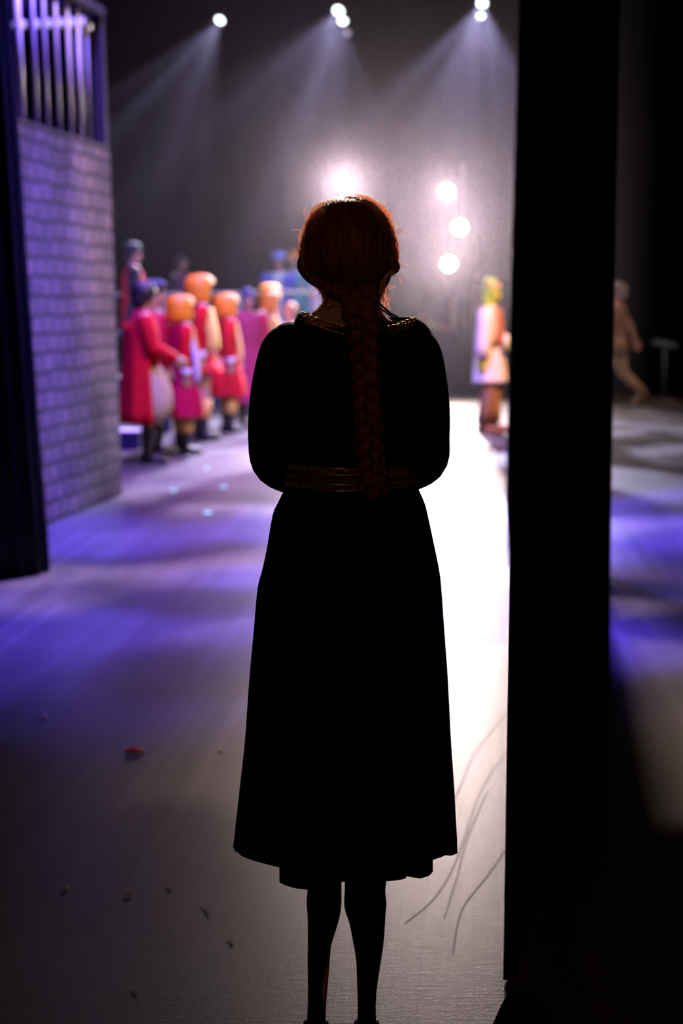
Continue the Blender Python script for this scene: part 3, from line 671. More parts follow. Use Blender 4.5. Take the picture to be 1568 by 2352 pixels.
# A: on platform far left
J = base_joints(); J['elb'][1] = (.25, .0, 1.15); J['wri'][1] = (.12, .24, 1.10); J['elb'][0] = (-.25, .0, 1.15); J['wri'][0] = (-.12, .24, 1.10)
e = person(0, 0, -70, 1.72, 'person in dark cap and red tabard standing on the platform by the castle wall', z=.572, at_xy=(at(302, 620, 19.05).x, 19.15), group=GR)
human(e, J, skin); hair_cap(e, J, darkhair); part('cap', e, darkcloth, [(0, .01, 1.79, .03, .03), (0, .01, 1.775, .08, .085), (0, .01, 1.72, .102, .112), (0, .01, 1.675, .104, .114)])
robe(e, darkcloth, z1=.5, w1=.2, seed=3, name='robe'); sleeves(e, J, darkcloth, .075, .06, .05, .05, 'short_sleeve')
bm = bmesh.new(); loft(bm, dense([(0, 0, 1.47, .085, .075), (0, 0, 1.44, .15, .10), (0, 0, 1.30, .155, .155), (0, 0, 1.0, .15, .165), (0, 0, .62, .17, .19)]), 36, .03, 5, bottom=False); link('red_tabard', bm, red, e); boots(e, J, blackboot)
# G: magenta-robed, blue hood, pink face turned to camera
J = base_joints(); e = person(0, 0, -165, 1.68, 'person with blue head covering and bright magenta robe right of the wigs', at_xy=(at(569, 700, 18).x, 18), group=GR)
human(e, J, skin); hair_cap(e, J, blue_hat, 'blue_hood', 1.1); robe(e, pm('magenta_cloth', (.30, .004, .08), .7), z1=.28, w1=.27, seed=1.5); sleeves(e, J, magenta, .08, .07, .08); boots(e, J, blackboot, .3)
# H1 H2: orange heads, yellow clothes
J = base_joints(); e = person(0, 0, -95, 1.64, 'person in orange wig and yellow clothes nearest her left shoulder', at_xy=(at(620, 700, 18.4).x, 18.4), group=GR)
human(e, J, skin); bob_wig(e, J, orange, 1.05); robe(e, yellow, z1=.5, seed=2.5); sleeves(e, J, yellow); boots(e, J, blackboot)
J = base_joints(); e = person(0, 0, -95, 1.76, 'orange-wigged head showing just above the yellow-clothed person', at_xy=(at(618, 700, 20).x, 20), group=GR)
human(e, J, skin); bob_wig(e, J, orange, 1.05); robe(e, magenta, z1=.4, seed=3.5); sleeves(e, J, magenta); boots(e, J, blackboot)
# L: orange-haired head above shoulder
J = base_joints(); e = person(0, 0, -170, 1.50, 'person with orange hair whose head shows just over her left shoulder', at_xy=(at(668, 700, 18.6).x, 18.6), group=GR)
human(e, J, skin); hair_cap(e, J, pm('ginger_hair', (.6, .25, .08), .5), s=1.05); robe(e, cream, z1=.5); sleeves(e, J, cream); boots(e, J, blackboot)
# I, J, K on the platform
J = base_joints(); e = person(0, 0, 172, 1.72, 'person with blue cap and blue puffed sleeves on the platform', z=.552, at_xy=(at(641, 650, 22.8).x, 22.8), group=GR)
human(e, J, skin); hair_cap(e, J, brownhair); part('blue_cap', e, pm('sky_blue_cloth', (.25, .32, .95), .7), [(0, -.01, 1.80, .03, .03), (0, -.01, 1.785, .09, .09), (0, -.01, 1.73, .112, .118), (0, -.01, 1.69, .108, .115)])
robe(e, white_cloth, z1=.5, w1=.22, seed=.7, sh=.85); sleeves(e, J, blue_cloth, .105, .06, .05)
for s in (-1, 1): stole(e, blue_cloth, x=s*.12, w_=.045, z1=.6, name='blue_coat_front', yb=.19)
boots(e, J, blackboot)
J = base_joints(); J['elb'][0] = (-.24, .03, 1.15); J['wri'][0] = (-.20, .16, .98)
e = person(0, 0, 165, 1.78, 'person with reddish hair and white vest front beside the blue-capped one', z=.552, at_xy=(at(674, 650, 23.3).x, 23.3), group=GR)
human(e, J, skin); hair_cap(e, J, pm('ginger_hair', (.6, .25, .08), .5), s=1.05); robe(e, pm('grey_teal_cloth', (.16, .30, .34), .7), z1=.6, w1=.22, seed=1.7); sleeves(e, J, pm('grey_teal_cloth', (0, 0, 0))); stole(e, white_cloth, x=-.06, w_=.07, z1=1.0); boots(e, J, blackboot)
J = base_joints(); e = person(0, 0, 160, 1.74, 'person in teal and lilac gown partly hidden by her hair', z=.552, at_xy=(at(718, 650, 22.6).x, 22.6), group=GR)
human(e, J, skin); hair_cap(e, J, brownhair); robe(e, teal_cloth, z1=.12, w1=.30, seed=.2); sleeves(e, J, teal_cloth, .08, .07, .07); stole(e, lilac_cloth, x=-.10, w_=.09, z1=.2, yb=.24, name='lilac_panel')

# O: green-faced performer at right
J = base_joints(); J['elb'] = [(-.27, -.03, 1.12), (.26, .0, 1.12)]; J['wri'] = [(-.26, .14, 1.0), (.28, -.02, .86)]
J['wri'][0] = (-.05, .24, 1.02); J['hd'] = [(1, .2, 0), (0, 0, -1)]
J['ank'] = [(-.08, .03, .09), (.09, -.06, .09)]
e = person(1124, 992, -112, 1.72, 'person with green painted face and hood in pale belted tunic and brown trousers')
human(e, J, green_paint); 
hx, hy, hz = J['head']
bm = bmesh.new(); ell(bm, (hx, hy-.035, hz+.03), (.098, .108, .112)); ell(bm, (hx, hy-.06, hz-.06), (.085, .075, .10)); link('green_hood', bm, green_hood, e)
part('headband', e, cream, [(hx, hy-.01, hz+.105, .088, .098), (hx, hy-.008, hz+.085, .101, .112), (hx, hy-.008, hz+.06, .101, .113)])
for s in (-1, 1):
    bm = bmesh.new(); tube(bm, [(s*.075, hy-.02, hz+.09), (s*.115, hy-.02, hz+.125), (s*.14, hy-.02, hz+.15)], [.028, .026, .03], 12); link('hood_nub', bm, green_hood, e)
part('tunic', e, white_cloth, [(0, -.01, 1.48, .07, .06), (0, -.01, 1.45, .17, .09), (0, 0, 1.36, .215, .13), (0, 0, 1.18, .21, .145), (0, 0, 1.02, .195, .14), (0, 0, .85, .225, .17), (0, 0, .60, .25, .20)], .05, 7, .6)
part('brown_vest', e, pm('rust_cloth', (.42, .19, .13), .8), [(0, .01, 1.455, .10, .085), (0, .01, 1.38, .17, .135), (0, .01, 1.2, .185, .152), (0, .01, 1.06, .175, .148)], bottom=False)
part('belt', e, pm('belt_leather', (.12, .05, .035), .5), [(0, 0, 1.06, .205, .155), (0, 0, 1.0, .207, .158)], bottom=False)
sleeves(e, J, white_cloth, .095, .095, .085, .92)
trousers(e, J, brown_cloth, .10, .085, .085, .10); boots(e, J, brown_cloth, .2, .055)

# P: striding performer far right
J = base_joints(); J['knee'] = [(-.10, .22, .56), (.10, -.06, .50)]; J['ank'] = [(-.10, .35, .12), (.10, -.36, .20)]; J['toe'] = [(0, 1, 0), (0, .75, -.65)]
J['elb'] = [(-.25, .12, 1.17), (.25, -.14, 1.17)]; J['wri'] = [(-.2, .30, 1.05), (.24, -.22, .95)]
e = person(0, 0, 72, 1.72, 'striding person with grey wig and bare pale arm at far right beyond the drape', at_xy=(at(1418, 800, 20.2).x, 20.2))
human(e, J, skin); hair_cap(e, J, grey_hair, 'grey_wig', 1.2)
part('jerkin', e, brown_cloth, [(0, -.01, 1.47, .08, .07), (0, -.01, 1.43, .16, .09), (0, 0, 1.3, .18, .13), (0, 0, 1.05, .16, .12), (0, 0, .82, .20, .16)], .04)
trousers(e, J, tan, .095, .075, .06, .22); boots(e, J, brown_cloth, .26, .06)
a, b = at(1500, 785, 21), at(1552, 797, 21)
bm = bmesh.new(); tube(bm, [a, b], .045, 10); tube(bm, [a.lerp(b, .5), (a.lerp(b, .5).x, 21, .01)], .015, 8); tube(bm, [(a.lerp(b, .5).x, 21, .004), (a.lerp(b, .5).x, 21, .03)], .18, 18)
tag(link('low_rail', bm, pm('blue_light_tint', (.12, .18, .3), .5)), 'short bluish rail on a post at far right edge', 'rail')  # blue light on the rail is put into its base colour

# ---------------------------------------------------------------- the woman in the foreground
YW = 2.52
base = fl(795, 2470); base.y = YW; base.x = at(800, 2390, YW).x; base.z = 0
W = empty('person', base); tag(W, 'woman from behind in dark green long dress, auburn hair in long braid, hands in front', 'person')
PXM = F/YW
velvet = bpy.data.materials.new('dark_green_velvet'); velvet.use_nodes = True
n = velvet.node_tree.nodes; k = velvet.node_tree.links; b = n['Principled BSDF']
tc = n.new('ShaderNodeTexCoord'); vo = n.new('ShaderNodeTexNoise'); vo.inputs['Scale'].default_value = 28; vo.inputs['Detail'].default_value = 4; vo.inputs['Distortion'].default_value = 2.5; k.new(tc.outputs['Object'], vo.inputs['Vector'])
cr = n.new('ShaderNodeValToRGB'); k.new(vo.outputs[0], cr.inputs[0]); cr.color_ramp.elements[0].position = .45; cr.color_ramp.elements[1].position = .6
cr.color_ramp.elements[0].color = (.003, .009, .004, 1); cr.color_ramp.elements[1].color = (.008, .022, .009, 1); k.new(cr.outputs[0], b.inputs['Base Color'])
b.inputs['Roughness'].default_value = .85; b.inputs['Specular IOR Level'].default_value = .1
bp = n.new('ShaderNodeBump'); bp.inputs['Distance'].default_value = .003; bp.inputs['Strength'].default_value = .6; k.new(vo.outputs[0], bp.inputs['Height']); k.new(bp.outputs[0], b.inputs['Normal'])

# body, posed with the joints on the photographed places
def W_(px, py, dy=0.0): return at(px, py, YW+dy)-base
Jw = dict(hip=[W_(735, 1330), W_(870, 1330)], knee=[W_(746, 1900, .01), W_(846, 1900, .01)], ank=[W_(728, 2390, 0), W_(843, 2390, 0)])
bm = bmesh.new()
cx = W_(806, 1000).x
def zz(py): return W_(806, py).z
ell(bm, (cx, 0, zz(1240)), (.12, .065, .12)); ell(bm, (cx, 0, zz(1090)), (.10, .06, .13)); ell(bm, (cx, 0, zz(930)), (.11, .055, .15)); ell(bm, (cx, 0, zz(800)), (.115, .045, .06))
# trapezius / neck / shoulders
tube(bm, [W_(805, 800), W_(803, 760), W_(803, 735), W_(806, 712), W_(808, 690), W_(806, 660), W_(805, 620)], [(.11, .04), (.115, .04), (.080, .042), (.056, .048), (.048, .048), (.048, .048), (.048, .05)], 20)
hc = W_(805, 565)
ell(bm, hc+Vector((0, .0, .005)), (.070, .080, .078)); ell(bm, hc+Vector((0, .045, -.045)), (.054, .06, .072)); ell(bm, hc+Vector((0, .072, -.09)), (.028, .025, .021))
cap(bm, hc+Vector((0, .105, -.003)), .008, hc+Vector((0, .122, -.037)), .013, 8)
for s in (-1, 1): ell(bm, hc+Vector((s*.073, .01, -.01)), (.012, .022, .031)); ell(bm, hc+Vector((s*.028, .095, .02)), (.024, .012, .009))
SH = [W_(655, 805), W_(955, 805)]; EL = [W_(634, 1040, .01), W_(970, 1040, .01)]; WR = [Vector((cx-.05, .20, zz(1090))), Vector((cx+.05, .20, zz(1090)))]
for i, s in ((0, -1), (1, 1)):
    cap(bm, SH[i], .028, EL[i], .028); cap(bm, EL[i], .036, WR[i], .025)
    hand(bm, WR[i], (-s*.7, .55, -.1), s, .92, .8, (-s*.5, -.8, 0))
    cap(bm, Jw['hip'][i], .058, Jw['knee'][i], .032); kk = Jw['knee'][i]; aa = Jw['ank'][i]; md = kk.lerp(aa, .35)
    cap(bm, kk, .030, md, .024); cap(bm, md, .024, aa, .013)
    cap(bm, aa+Vector((0, 0, -.03)), .016, aa+Vector((s*.018, .12, -.055)), .014)
o = link('body', bm, skin, W); rm = o.modifiers.new('r', 'REMESH'); rm.mode = 'VOXEL'; rm.voxel_size = .006; sm = o.modifiers.new('s', 'SMOOTH'); sm.iterations = 4; bake(o)
for s in (-1, 1):
    bm = bmesh.new(); ell(bm, hc+Vector((s*.028, .098, .006)), (.010, .006, .006), u=10, v=6); link('eye', bm, eye_m, W)
bm = bmesh.new(); ell(bm, hc+Vector((0, .104, -.062)), (.021, .006, .006), u=10, v=6); link('mouth', bm, lip_m, W)

# bodice: rings by outline, neckline scooped at the back
def smooth_prof(L, n_=4):
    return dense([tuple(map(float, t)) for t in L], n_)
def ring_loft(bm, prof, ratio, seg=72, topfn=None, botfn=None, yoff=0.0, wob=0.0, wk=11):
    """prof: (py, xl, xr); ratio(py)->depth/width"""
    rows = []
    for i, (py, xl, xr) in enumerate(prof):
        a, b = at(xl, py, YW+yoff), at(xr, py, YW+yoff); c = (a+b)/2; rx = (b.x-a.x)/2; ry = rx*ratio(py)
        row = []
        for j in range(seg):
            t = 2*PI*j/seg; g = 1+wob*math.sin(t*wk)*max(0, (py-1200)/800)*(abs(math.sin(t)))
            row.append(Vector((c.x+rx*math.cos(t), c.y+ry*math.sin(t)*g, c.z)))
        rows.append(row)
    for fn, idx in ((topfn, 0), (botfn, -1)):
        if fn:
            for v in rows[idx]:
                ytar = fn(proj(v)[0], v.y)
                if ytar is not None:
                    px = proj(v)[0]; v.z = at(px, ytar, v.y).z
    R_ = [[bm.verts.new(v-base) for v in r] for r in rows]
    for a_, b_ in zip(R_, R_[1:]):
        for j in range(seg): bm.faces.new((a_[j], a_[(j+1) % seg], b_[(j+1) % seg], b_[j]))
    return rows
def lerpL(L, x):
    if x <= L[0][0]: return L[0][1]
    for (x0, y0), (x1, y1) in zip(L, L[1:]):
        if x <= x1: return y0+(y1-y0)*(x-x0)/(x1-x0)
    return L[-1][1]
NECK = [(680, 722), (706, 717), (745, 735), (790, 750), (830, 756), (875, 752), (920, 736), (945, 728), (965, 735)]
dress = empty('dress', (0, 0, 0)); dress.parent = W
bm = bmesh.new()
ring_loft(bm, smooth_prof([(735, 682, 962), (748, 655, 978), (772, 636, 992), (810, 630, 994), (880, 634, 988), (950, 642, 976), (1020, 650, 966), (1080, 653, 961), (1130, 650, 962)], 3), lambda py: .30+.34*min(1, max(0, (py-735)/200)), topfn=lambda x, y: lerpL(NECK, x) if y < YW+.01 else 728)
bd = solid(link('bodice', bm, velvet, dress), .004, -1)
for i, s in ((0, -1), (1, 1)):
    L_ = [(665, 768), (650, 800), (638, 870), (632, 940), (630, 1010)] if i == 0 else [(943, 772), (960, 805), (968, 870), (972, 940), (972, 1005)]
    rr = [34, 50, 57, 60.5, 60.5]
    pts = [W_(x, y, -.0) for x, y in L_] + ([W_(643, 1058, .01), W_(690, 1078, .08), Vector((cx-.085, .17, zz(1085)))] if i == 0 else [W_(963, 1052, .01), W_(915, 1074, .08), Vector((cx+.085, .17, zz(1085)))])
    rad = [r/PXM for r in rr]+[.050, .045, .034]
    bm = bmesh.new()
    P = dense([(*p_, r_) for p_, r_ in zip(pts, rad)], 5)
    tube(bm, [Vector(q_[:3]) for q_ in P], [q_[3] for q_ in P], 28)
    ell(bm, pts[0]+Vector((0, 0, -.012)), (.034, .036, .034)); link('sleeve', bm, velvet, dress)
# skirt
SK = [(1128, 650, 962), (1155, 637, 974), (1180, 626, 981), (1260, 612, 998), (1310, 601, 1008), (1350, 591, 1013), (1450, 582, 1020), (1560, 572, 1028), (1700, 562, 1035), (1800, 551, 1042), (1890, 541, 1047), (1945, 535, 1050)]
HEM = [(533, 1944), (545, 1953), (575, 1956), (610, 1960), (640, 1966), (700, 1975), (800, 1985), (900, 1978), (993, 1960), (1010, 1963), (1035, 1966), (1050, 1960)]
bm = bmesh.new(); ring_loft(bm, smooth_prof(SK, 3), lambda py: .60+.04*min(1, (py-1128)/400), botfn=lambda x, y: lerpL(HEM, x) if y < YW+.02 else 1945, wob=.03, seg=120)
solid(link('overskirt', bm, velvet, dress), .004, -1)
SK2 = [(1500, 660, 975), (1700, 650, 985), (1900, 643, 992), (2000, 641, 994)]
HEM2 = [(640, 2026), (655, 2034), (680, 2041), (705, 2043), (770, 2040), (783, 2022), (800, 2020), (880, 2008), (893, 2000), (920, 2003), (940, 2014), (965, 2018), (985, 2012), (994, 2002)]
bm = bmesh.new(); ring_loft(bm, smooth_prof(SK2, 4), lambda py: .55, botfn=lambda x, y: lerpL(HEM2, x) if y < YW+.02 else 1990, wob=.03, seg=120)
solid(link('underskirt', bm, velvet, dress), .004, -1)

# gold trim at the neckline and belt: many small beads and filigree threads
gold = pm('gold_thread', (.62, .42, .13), .28, 1.0, noise=.4, scale=120)
def back_depth(px, py, prof_ratio):      # depth of the dress surface at the back (toward camera)
    return None
def on_back(px, py, xl, xr, ratio, lift=.003):
    a, b = at(xl, py, YW), at(xr, py, YW); c = (a+b)/2; rx = (b.x-a.x)/2; ry = rx*ratio
    x = at(px, py, YW).x-c.x; x = max(-rx*.98, min(rx*.98, x))
    return at(px, py, YW-ry*math.sqrt(max(0, 1-(x/rx)**2))-lift)-base
def bead(bm, p, r):
    bmesh.ops.create_icosphere(bm, subdivisions=1, radius=r, matrix=Matrix.Translation(p))
for seg_, yo in (([(690, 724), (745, 746), (800, 762)], 0), ([(873, 764), (915, 752), (952, 737)], 0)):
    bm = bmesh.new()
    for t in range(110):
        f = R.random(); px = seg_[0][0]+(seg_[-1][0]-seg_[0][0])*f; py = lerpL(seg_, px)+R.uniform(-9, 9)
        bead(bm, on_back(px, py, 668, 970, .36, .006), R.uniform(.0006, .0016))
    for o_ in (-9, 9):
        pts = [on_back(seg_[0][0]+(seg_[-1][0]-seg_[0][0])*i/24, lerpL(seg_, seg_[0][0]+(seg_[-1][0]-seg_[0][0])*i/24)+o_+1.5*math.sin(i*2), 668, 970, .36, .006) for i in range(25)]
        tube(bm, pts, .0008, 6)
    link('gold_neck_trim', bm, gold, dress)
belt = empty('belt', (0, 0, 0)); belt.parent = dress
def belt_y(px): return lerpL([(655, 1090), (690, 1096), (740, 1101), (800, 1103), (860, 1102), (962, 1094)], px)
bm = bmesh.new(); rows = []
for i in range(49):
    px = 652+(960-652)*i/48; h_ = 30-8*(px-652)/308
    rows.append([bm.verts.new(on_back(px, belt_y(px)+d, 648, 964, .66, .004)) for d in (-h_, -h_*.33, h_*.33, h_)])
for a_, b_ in zip(rows, rows[1:]):
    for j in range(3): bm.faces.new((a_[j], a_[j+1], b_[j+1], b_[j]))
solid(link('belt_band', bm, pm('dark_gold_band', (.05, .035, .015), .6, .4), dress), .003, 0)
belt.name = 'unused'; bpy.data.objects.remove(belt)
bm = bmesh.new()
for t in range(1500):
    f = R.random()**1.3; px = 654+(940-654)*f; h_ = 28-8*(px-652)/308
    d = R.choice([-1, -1, 1, 1, 0])*h_*.72+R.uniform(-6, 6)
    bead(bm, on_back(px, belt_y(px)+d, 648, 964, .66, .0075), R.uniform(.0005, .0013))
for lv in (-1, -.42, .42, 1):
    pts = []
    for i in range(60):
        px = 654+(958-654)*i/59; h_ = 29-8*(px-652)/308; pts.append(on_back(px, belt_y(px)+lv*h_, 648, 964, .66, .0065))
    tube(bm, pts, .0011, 6)
link('gold_belt_beading', bm, gold, dress)

# hair: cap by outline, nape, side rolls, braid, loose strands
def hair_mat():
    m = bpy.data.materials.new('auburn_hair'); m.use_nodes = True
    n = m.node_tree.nodes; k = m.node_tree.links; b = n['Principled BSDF']
    tc = n.new('ShaderNodeTexCoord'); mp = n.new('ShaderNodeMapping'); mp.inputs['Scale'].default_value = (260, 60, 14); k.new(tc.outputs['Object'], mp.inputs[0])
    nz = n.new('ShaderNodeTexNoise'); nz.inputs['Scale'].default_value = 1; nz.inputs['Detail'].default_value = 4; nz.inputs['Distortion'].default_value = 1.2; k.new(mp.outputs[0], nz.inputs['Vector'])
    cr = n.new('ShaderNodeValToRGB'); k.new(nz.outputs[0], cr.inputs[0]); cr.color_ramp.elements[0].position = .35; cr.color_ramp.elements[1].position = .7
    cr.color_ramp.elements[0].color = (.07, .016, .006, 1); cr.color_ramp.elements[1].color = (.34, .085, .03, 1); k.new(cr.outputs[0], b.inputs['Base Color'])
    b.inputs['Roughness'].default_value = .42; b.inputs['Specular IOR Level'].default_value = .35
    bp = n.new('ShaderNodeBump'); bp.inputs['Distance'].default_value = .002; k.new(nz.outputs[0], bp.inputs['Height']); k.new(bp.outputs[0], b.inputs['Normal']); return m
HAIR = hair_mat()
hair = empty('hair', (0, 0, 0)); hair.parent = W
def hback(f): return .100*math.sqrt(max(.04, 1-(1-min(1, max(0, f)/.42))**2*.94)) if f < .62 else .100-.12*(f-.62)
HO = [(452, 775, 822), (456, 758, 845), (466, 742, 862), (485, 724, 880), (510, 709, 894), (545, 697, 903), (580, 696, 907), (600, 697, 907), (618, 699, 900), (634, 711, 884), (648, 730, 868), (664, 748, 868), (678, 760, 866), (692, 775, 862)]
bm = bmesh.new(); prof = smooth_prof(HO, 3); rows = []
for (py, xl, xr) in prof:
    a, b = at(xl, py, YW), at(xr, py, YW); c = (a+b)/2; rx = (b.x-a.x)/2
    f = (py-452)/(692-452); front = .085*math.sin(min(1, f*2.2+.18)*PI/2) if f < .35 else max(.03, .085-.16*(f-.35)); back = hback(f)
    row = []
    for j in range(64):
        t = 2*PI*j/64; s_ = math.sin(t)
        g = 1+.012*math.sin(t*23+py*.02)+.008*math.sin(t*41)
        row.append(bm.verts.new(Vector((c.x+rx*math.cos(t), YW+(front if s_ > 0 else back)*s_*g, c.z))-base))
    rows.append(row)
for a_, b_ in zip(rows, rows[1:]):
    for j in range(64): bm.faces.new((a_[j], a_[(j+1) % 64], b_[(j+1) % 64], b_[j]))
bm.faces.new(rows[0]); bm.faces.new(rows[-1][::-1])
link('crown_hair', bm, HAIR, hair)
# swept-back locks over the crown, converging at the nape
bm = bmesh.new()
def headsurf(px, py, lift=.002):
    xl = lerpL([(p_[0], p_[1]) for p_ in HO], py); xr = lerpL([(p_[0], p_[2]) for p_ in HO], py)
    a, b = at(xl, py, YW), at(xr, py, YW); c = (a+b)/2; rx = (b.x-a.x)/2
    f = (py-452)/240; back = hback(f)
    x = at(px, py, YW).x-c.x; u = max(-.99, min(.99, x/rx))
    return at(px, py, YW-back*math.sqrt(1-u*u)-lift)-base
for i in range(170):
    u = R.uniform(-1, 1); sy = R.uniform(456, 600); hw = 96 if sy > 520 else (68 if sy > 480 else 36)
    x0 = 805+u*hw; pts = []
    for t in range(9):
        f = t/8; py = sy+(668-sy)*f; px = x0+(818-x0)*(f**1.7)+3*math.sin(f*5+i)
        pts.append(headsurf(px, py, .0015+.002*R.random()))
    tube(bm, pts, [(.0008+.0022*math.sin(PI*min(1, t/8+.1))) for t in range(9)], 6)
link('swept_locks', bm, HAIR, hair)
# twisted side rolls
for s in (-1, 1):
    bm = bmesh.new()
    L_ = [(705, 545), (700, 580), (704, 612), (724, 636), (752, 655), (790, 668), (815, 672)] if s < 0 else [(900, 545), (902, 590), (893, 622), (872, 645), (852, 662), (835, 672)]
    for q_ in range(2):
        pts = []; rad = []
        P = dense([(float(a_), float(b_)) for a_, b_ in L_], 5)
        for t, (a_, b_) in enumerate(P):
            f = t/(len(P)-1); ph = f*9+q_*PI; hs_ = headsurf(min(897, max(703, a_)), min(688, b_), .004)
            pts.append(hs_+Vector((.006*math.cos(ph), .004*math.sin(ph), .006*math.sin(ph)))); rad.append(.0125*(.12+.88*min(1, f*3))*(1-.4*f))
        tube(bm, pts, rad, 12)
    link('twisted_side_roll', bm, HAIR, hair)
# braid
BR = [(830, 672, .075), (826, 715, .098), (836, 760, .092), (838, 830, .088), (842, 900, .086), (846, 960, .090), (850, 1030, .094), (856, 1085, .094), (860, 1110, .094)]
BC = dense([tuple(map(float, t)) for t in BR], 12)
for q_ in range(3):
    bm = bmesh.new(); pts = []; rad = []; Ln = len(BC)
    for t, (px, py, dp) in enumerate(BC):
        f = t/(Ln-1); c = at(px, py, YW-dp-.02)-base; ph = 2*PI*(f*4.8+q_/3)
        wd = (.018 if py < 760 else .0165)*(1-.15*f)
        pts.append(c+Vector((wd*math.sin(ph), -.011*math.sin(2*ph), 0))); rad.append(((.0158 if py < 760 else .0135)*(1-.22*f), (.0135 if py < 760 else .0115)*(1-.22*f)))
    tube(bm, pts, rad, 14); link('braid_strand', bm, HAIR, hair)
bm = bmesh.new(); c = at(861, 1108, YW-.115)-base
for i in range(46):
    a = R.uniform(0, 2*PI); r_ = R.uniform(0, .012); tp = c+Vector((r_*math.cos(a), r_*math.sin(a), 0)); e_ = tp+Vector((R.uniform(-.012, .010), R.uniform(-.006, .006), -R.uniform(.022, .036)))
    tube(bm, [tp, tp.lerp(e_, .5)+Vector((.006*math.cos(a), 0, 0)), e_], [.0022, .002, .0003], 6)
link('braid_tassel', bm, HAIR, hair)
bm = bmesh.new()
for z_ in (-.003, .003): tube(bm, [c+Vector((.0125*math.cos(t*PI/8), .0125*math.sin(t*PI/8), .004+z_)) for t in range(17)], .002, 6)
link('hair_tie', bm, darkcloth, hair)
# loose strands round the outline
WISP = bpy.data.materials.new('loose_hair'); WISP.use_nodes = True
n = WISP.node_tree.nodes; k = WISP.node_tree.links; b = n['Principled BSDF']; ou = n['Material Output']
tl = n.new('ShaderNodeBsdfTranslucent'); tl.inputs[0].default_value = (.95, .42, .24, 1); gl = n.new('ShaderNodeBsdfGlossy'); gl.inputs[0].default_value = (1, .62, .45, 1); gl.inputs['Roughness'].default_value = .35
mx = n.new('ShaderNodeMixShader'); mx.inputs[0].default_value = .6; k.new(tl.outputs[0], mx.inputs[1]); k.new(gl.outputs[0], mx.inputs[2]); k.new(mx.outputs[0], ou.inputs[0]); n.remove(b)
OUTL = [(748, 462), (722, 487), (706, 515), (697, 550), (695, 585), (697, 605), (708, 632), (728, 648), (742, 668), (756, 700)]
OUTR = [(790, 450), (840, 458), (868, 474), (886, 496), (898, 530), (904, 570), (908, 600), (902, 620), (884, 634), (874, 655), (866, 690), (862, 716)]
def along(L, f):
    f *= len(L)-1; i = min(int(f), len(L)-2); t = f-i; (x0, y0), (x1, y1) = L[i], L[i+1]
    return x0+(x1-x0)*t, y0+(y1-y0)*t
cu = bpy.data.curves.new('loose_strands', 'CURVE'); cu.dimensions = '3D'; cu.bevel_depth = .00042; cu.bevel_resolution = 1; cu.fill_mode = 'HALF'; cu.materials.append(WISP)
def strand(pts, r=1.0):
    sp = cu.splines.new('POLY'); sp.points.add(len(pts)-1)
    for i, p_ in enumerate(pts): sp.points[i].co = (*p_, 1); sp.points[i].radius = r
for (L_, sgn, cnt) in ((OUTL, -1, 620), (OUTR, 1, 800)):
    for i in range(cnt):
        f = R.uniform(0, .93); span = R.uniform(.05, .22); lift = R.choice([2.5, 3, 4, 4, 5, 7, 10, 14]) * R.uniform(.5, 1.1); dy = R.uniform(-.05, .03); pts = []
        wob_ = R.uniform(0, 6)
        for t in range(9):
            u = t/8; px, py = along(L_, min(1, f+span*u)); o_ = lift*math.sin(PI*u*R.choice([1, .97, .94]))-1.5
            dx = (px-803)/110; dyy = (py-570)/130; m_ = math.hypot(dx, dyy)
            pts.append(at(px+o_*dx/m_+1.2*math.sin(u*7+wob_), py+o_*dyy/m_*.8, YW+dy)-base)
        strand(pts, R.uniform(.6, 1.4))
for i in range(34):                                  # long curly fly-aways
    left = R.random() < .45; L_ = OUTL if left else OUTR; px, py = along(L_, R.uniform(.1, .95)); sgn = -1 if left else 1
    a = R.uniform(-.6, .9) if not left else R.uniform(PI-.9, PI+.5); cv = R.uniform(-.5, .5); pts = []; x, y = px, py; dy = R.uniform(-.04, .03)
    for t in range(14):
        pts.append(at(x, y, YW+dy)-base); x += 3.0*math.cos(a)*R.uniform(.7, 1.1); y += 3.0*math.sin(a)+.5; a += cv*.45
    strand(pts, R.uniform(.6, 1.2))
for i in range(60):                                  # strands hanging beside the neck
    if i % 5 < 2: x0, y0, x1, y1 = R.uniform(738, 752), R.uniform(650, 675), R.uniform(742, 770), R.uniform(705, 722)
    else: x0, y0, x1, y1 = R.uniform(870, 890), R.uniform(636, 650), R.uniform(862, 896), R.uniform(680, 722)
    bow = R.uniform(-14, 12); dy = R.uniform(-.03, .03)
    strand([at(x0+(x1-x0)*t/9+bow*math.sin(PI*t/9)*.6, y0+(y1-y0)*t/9, YW+dy)-base for t in range(10)], R.uniform(.6, 1.1))
ho = bpy.data.objects.new('loose_strands', cu); C.objects.link(ho); ho.parent = hair; ho['kind'] = 'stuff'
# ribbon ends at her right shoulder, necklace
bm = bmesh.new()
tube(bm, [at(862, 688, YW-.05)-base, at(880, 706, YW-.055)-base, at(897, 720, YW-.05)-base, at(916, 731, YW-.04)-base], .0018, 6)
tube(bm, [at(864, 702, YW-.05)-base, at(884, 716, YW-.055)-base, at(905, 731, YW-.05)-base], .0014, 6); link('hair_ribbon', bm, darkcloth, hair)
bm = bmesh.new(); pts = []
for i in range(40):
    a = 2*PI*i/40; c = W_(806, 699); pts.append(Vector((c.x+.056*math.cos(a), .057*math.sin(a), c.z+.002*math.sin(a))))
tube(bm, pts+[pts[0]], .0008, 6); link('necklace', bm, gold, W)
